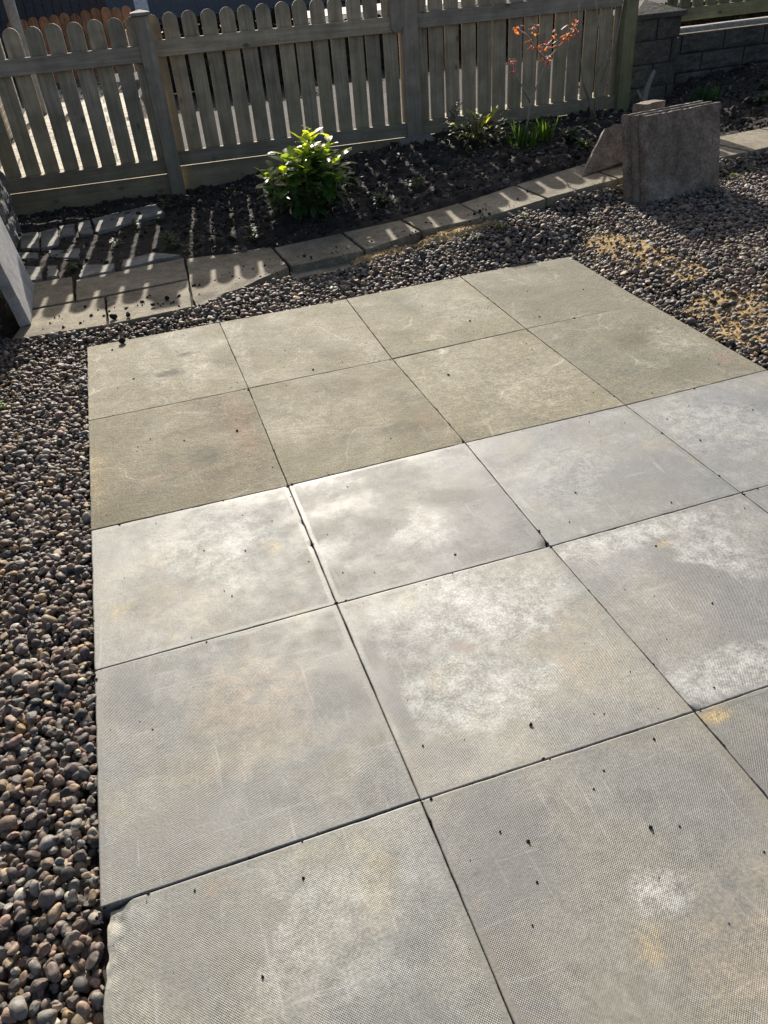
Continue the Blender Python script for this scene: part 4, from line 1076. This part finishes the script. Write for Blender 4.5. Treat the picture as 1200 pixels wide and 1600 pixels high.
# bare rose
e = empty('bare_rose_bush', (3.82, 2.12, gz(3.82, 2.12)))
tag(e, 'bare pruned rose bush of thin pale canes in front of the green post', 'shrub')
o0 = Vector(e.location); st = MB()
for pl in ([(3.95, 2.4, 0.18), (3.99, 2.4, 0.45), (4.05, 2.4, 0.60), (4.06, 2.42, 0.8), (4.03, 2.4, 1.02)], [(3.96, 2.38, 0.18), (3.93, 2.38, 0.5), (3.95, 2.37, 0.72), (3.88, 2.36, 1.0)],
           [(3.98, 2.38, 0.18), (3.84, 2.37, 0.45), (3.77, 2.36, 0.75), (3.75, 2.35, 0.95)], [(3.99, 2.4, 0.45), (4.10, 2.4, 0.7), (4.13, 2.4, 0.98)], [(3.93, 2.38, 0.5), (4.0, 2.37, 0.62), (4.04, 2.37, 0.70)],
           [(4.0, 2.36, 0.18), (4.02, 2.33, 0.4), (4.01, 2.3, 0.62)], [(3.94, 2.38, 0.2), (3.87, 2.36, 0.38), (3.80, 2.35, 0.5)]):
    pts = [Vector(p) + Vector((-0.15, -0.26, 0.02)) - o0 + Vector((random.uniform(-.008, .008), 0, 0)) for p in pl]
    st.tube(pts, [0.0065 - 0.0035 * i / (len(pts) - 1) for i in range(len(pts))], 5, (0.30, 0.26, 0.17))
    for i in range(len(pts) - 1):
        for q in range(3):
            p_ = pts[i].lerp(pts[i + 1], random.random()); an = random.uniform(0, 6.28)
            st.tube([p_, p_ + Vector((math.cos(an) * 0.012, math.sin(an) * 0.012, 0.012))], [0.003, 0.001], 4, (0.24, 0.2, 0.13))
st.build('cane', M['stem'], e, True, usecol=True)
m_ = MB(); oz = gz(4.27, 2.2)
m_.tube([(0, 0, -0.03), (0.005, 0, 0.10), (0.02, 0.0, 0.17), (0.05, 0, 0.25), (0.07, 0, 0.29)], [0.028, 0.024, 0.02, 0.016, 0.010], 7, (0.26, 0.23, 0.19))
m_.tube([(0.005, 0, 0.08), (-0.03, 0, 0.12), (-0.06, 0, 0.17)], [0.015, 0.012, 0.008], 6, (0.26, 0.23, 0.19))
m_.tube([(-0.03, 0, 0.12), (0.0, 0.02, 0.16)], [0.006, 0.004], 5, (0.2, 0.17, 0.13))
o = m_.build('cut_stump', M['stem'], None, True, usecol=True); o.location = (4.27, 2.2, oz)
tag(o, 'forked pale grey cut branch sticking up in front of the pillar', 'stump')

WD = (0.045, 0.085, 0.025)
for (x, y, n, L, h, lb, c) in ((0.50, 1.26, 60, 0.05, 0.07, 'green weed patch behind the right end of the long striped flagstone', WD),
                               (0.97, 1.12, 50, 0.05, 0.08, 'dusky weed at the path edge left of the shrub foot', (0.05, 0.075, 0.04)),
                               (1.70, 1.52, 80, 0.06, 0.06, 'low weed in the soil just right of the shrub', (0.06, 0.09, 0.03)),
                               (1.78, 1.16, 40, 0.05, 0.05, 'weed rosette at the path edge right of the shrub', WD),
                               (2.05, 1.24, 35, 0.045, 0.05, 'weed near the middle of the path edge, in front of the fence post', WD),
                               (2.45, 1.55, 30, 0.04, 0.04, 'tiny weed alone in the bare middle of the bed', (0.06, 0.08, 0.03)),
                               (3.25, 1.32, 70, 0.06, 0.05, 'pale green weed left of the broken tilted slab', (0.09, 0.13, 0.05)),
                               (3.34, 1.65, 120, 0.065, 0.06, 'grey green ground cover right of the bright strappy clump', (0.08, 0.11, 0.07)),
                               (5.05, 1.80, 120, 0.05, 0.05, 'grey green ground cover right of the upright slab stack', (0.055, 0.085, 0.05)),
                               (5.35, 2.15, 50, 0.05, 0.05, 'dark weed patch below the block wall at the right side', (0.035, 0.065, 0.03)),
                               (-0.06, 1.18, 30, 0.04, 0.04, 'weed growing between the small stones by the leaning pale slab', WD),
                               (-0.05, 0.78, 14, 0.035, 0.03, 'weed in the joint between the two second row flagstones', (0.08, 0.12, 0.03)),
                               (0.20, 1.50, 30, 0.04, 0.04, 'weed in the sun stripes behind the long striped flagstone', (0.09, 0.12, 0.04)),
                               (0.33, 1.85, 25, 0.04, 0.04, 'weed just in front of the long old kerb flag', (0.07, 0.10, 0.03)),
                               (1.02, 2.25, 40, 0.05, 0.06, 'weed in the shade of the fence left of the shrub', (0.05, 0.085, 0.03)),
                               (0.56, 2.25, 26, 0.05, 0.05, 'dry pale weed at the right end of the long old kerb flag', (0.16, 0.15, 0.09))):
    rosette(x, y, n, L, h, lb, c, 'weeds in the planting bed', 'weed', 'weed')
def gweed(x, y, n, L, h, lb, c, wr=0.4):
    o = rosette(x, y, n, L, h, lb, c, 'weeds in the gravel', 'weed', 'weed', wr); o.location = (x, y, float(gravel_z(np.array(x), np.array(y))))
gweed(-0.36, -0.45, 34, 0.035, 0.03, 'bright lime green weed in the pebbles at the left side', (0.16, 0.30, 0.04))
gweed(-0.035, -0.42, 60, 0.016, 0.02, 'small dark cushion of moss beside the far left patio slab', (0.03, 0.06, 0.012))
gweed(2.20, 0.36, 40, 0.035, 0.03, 'pale weed below the path, left of the gap in the edging', (0.13, 0.15, 0.06))
gweed(2.36, 0.40, 40, 0.03, 0.025, 'yellowish moss in the pebbles at the foot of the path', (0.14, 0.14, 0.04))
gweed(2.05, 0.33, 36, 0.03, 0.03, 'dark weedy tuft at the right end of the sandy edging', (0.05, 0.07, 0.03))
gweed(3.80, 0.50, 70, 0.028, 0.03, 'yellow green moss patch in the pebbles right of the upright stack', (0.13, 0.16, 0.05))
gweed(3.98, 0.58, 60, 0.028, 0.03, 'second paler moss patch further right of the upright stack', (0.11, 0.14, 0.07))
gweed(2.62, -1.32, 40, 0.022, 0.02, 'green moss edge beside the sand at the right side', (0.08, 0.11, 0.02))

# ---------------------------------------------------------------- beyond the fence
def sheet(name, x0, x1, y0, y1, z, mat):
    m_ = MB(); m_.add([(x0, y0, z), (x1, y0, z), (x1, y1, z), (x0, y1, z)], [(0, 1, 2, 3)])
    return tag(m_.build(name, M[mat]), kind='structure')
sheet('neighbour_yard', -12, 30, 3.1, 60, -0.02, 'tarmac')
sheet('neighbour_paving', -0.75, 0.80, 3.15, 11.5, -0.006, 'paving')
sheet('neighbour_patio', 0.80, 3.6, 3.15, 8.0, -0.010, 'greypave')
sheet('neighbour_path', 3.5, 5.4, 3.15, 4.7, -0.006, 'paving')
sheet('far_pavement', 1.5, 14, 24.5, 29.0, -0.006, 'palepave')
sheet('near_pavement', 3.4, 12, 14.6, 16.6, -0.006, 'palepave')
# brick boundary wall
m_ = MB(); m_.box((0, 0, 0), (0.22, 6.4, 2.0))
bw = m_.build('brick_wall', M['brick']); bw.location = (-0.90, 6.1, 0.98)
uvl = bw.data.uv_layers.new(name='UVMap')
for pl in bw.data.polygons:
    for li in pl.loop_indices:
        co = bw.data.vertices[bw.data.loops[li].vertex_index].co
        uvl.data[li].uv = (co.y + co.x, co.z)
tag(bw, 'buff brick wall running away behind the left fence bay', 'wall')
# posts
m_ = MB(); m_.tube([(0, 0, 0), (0, 0, 2.6)], 0.065, 12); o = m_.build('drainpipe_post', M['pipe'], None, True); o.location = (-0.50, 8.6, -0.01)
tag(o, 'tall grey round post beyond the left fence bay beside the brick wall', 'post')
m_ = MB(); m_.box((0, 0, 0.3), (0.11, 0.11, 0.6)); m_.box((0, 0, 0.61), (0.14, 0.14, 0.03)); o = m_.build('stub_post', M['pipe'], None, bevel=0.005); o.location = (-0.12, 8.4, -0.01)
tag(o, 'short grey stub post seen through the left fence bay', 'post')
m_ = MB(); m_.box((0, 0, 1.1), (0.20, 0.20, 2.2)); m_.box((0, 0, 2.21), (0.25, 0.25, 0.04)); o = m_.build('gate_post', M['palepaint'], None, bevel=0.005); o.location = (1.22, 11.6, -0.01)
tag(o, 'pale blue painted post showing above the left fence post', 'post')
# orange fence
of = empty('picket_fence', (-0.80, 12.0, 0))
tag(of, 'far orange brown picket fence seen over the top of the left bay', 'fence')
mp = None
for k in range(12):
    if mp is None:
        m_ = MB(); m_.prism(picket_mesh(0.150, 0.93, 0.02), 0, 0.02); ob = m_.build('picket', M['orange'], of); mp = ob
    else:
        ob = mp.copy(); COL.objects.link(ob); ob.parent = of
    ob.location = (k * 0.163, 0, 0.03 + random.uniform(-0.02, 0.02) + 0.006 * k)
for zz in (0.25, 0.75):
    m_ = MB(); m_.box((0.9, 0.04, zz), (1.95, 0.04, 0.09)); m_.build('rail', M['orange'], of)
# far buildings filling the top of the view
fb = empty('far_garage', (6, 34, 0))
tag(fb, 'long plain grey rendered building in the far background above the fence', 'building')
m_ = MB(); m_.box((3, 2, 1.1), (34, 4, 2.2)); m_.build('wall', M['farwall'], fb)
m_ = MB(); m_.box((3, 2, 2.26), (34.6, 4.6, 0.12)); m_.build('roof', M['darkwall'], fb)
fd = empty('dark_shed', (-1.2, 14.5, 0))
tag(fd, 'dark clad shed standing behind the far orange fence', 'shed')
m_ = MB()
for k in range(24): m_.box((-1.8 + 0.16 * k, 0, 1.1), (0.152, 0.05 + 0.02 * (k % 2), 2.2))
m_.build('cladding', M['darkwall'], fd)
m_ = MB(); m_.box((0.05, 1.0, 2.25), (4.1, 2.3, 0.12)); m_.build('roof', M['darkwall'], fd)
m_ = MB(); m_.box((0.05, 1.0, 1.08), (3.7, 1.7, 2.15)); m_.build('wall', M['darkwall'], fd)

def hedge(x0, x1, y, d, h, n, label, r):  # hedges added to fill the fence gaps with dark and shade the yard
    m_ = MB()
    for _ in range(n):
        px = r.uniform(x0, x1); f = r.uniform(-1, 1); py = y + d * f * 0.5
        pz = h * (1 - abs(r.normal(0, 0.05))) if r.random() < 0.45 else r.uniform(0.02, h)
        if pz < h * 0.85: py = y + d * 0.5 * r.choice([-1, 1]) * r.uniform(0.75, 1.05)
        L = r.uniform(0.05, 0.10); c = np.array((0.014, 0.016, 0.010)) * r.uniform(0.5, 1.6)
        m_.leaf((px, py, pz), (r.normal(), r.normal(), r.normal() + 0.4), (r.normal(), r.normal(), 1), L, L * 0.5, 0.2, 0.2, tuple(c), (0.2, 1.0, 0.1))
    e = empty('added_hedge', ((x0 + x1) / 2, y, 0))
    tag(e, label, 'hedge', 'hedges added beyond the fence')
    o = m_.build('foliage', M['clod'], e, usecol=True); o.location = (-(x0 + x1) / 2, -y, 0)
    m_ = MB(); m_.box((0, 0, h * 0.45), (x1 - x0 - 0.1, d * 0.75, h * 0.86), jit=0.02); m_.build('branches', M['soil'], e)
rh = np.random.default_rng(77)
hedge(1.15, 3.15, 9.0, 0.7, 0.80, 2800, 'dark hedge added to shade the yard behind the pickets left of the middle post', rh)
hedge(3.2, 8.5, 9.4, 0.7, 0.58, 4200, 'lower dark hedge added to darken the gaps in the pickets around the middle post', rh)
hedge(5.4, 9.5, 5.2, 0.6, 0.62, 4200, 'dark hedge added to darken the gap between the coping and the green tinted fence', rh)
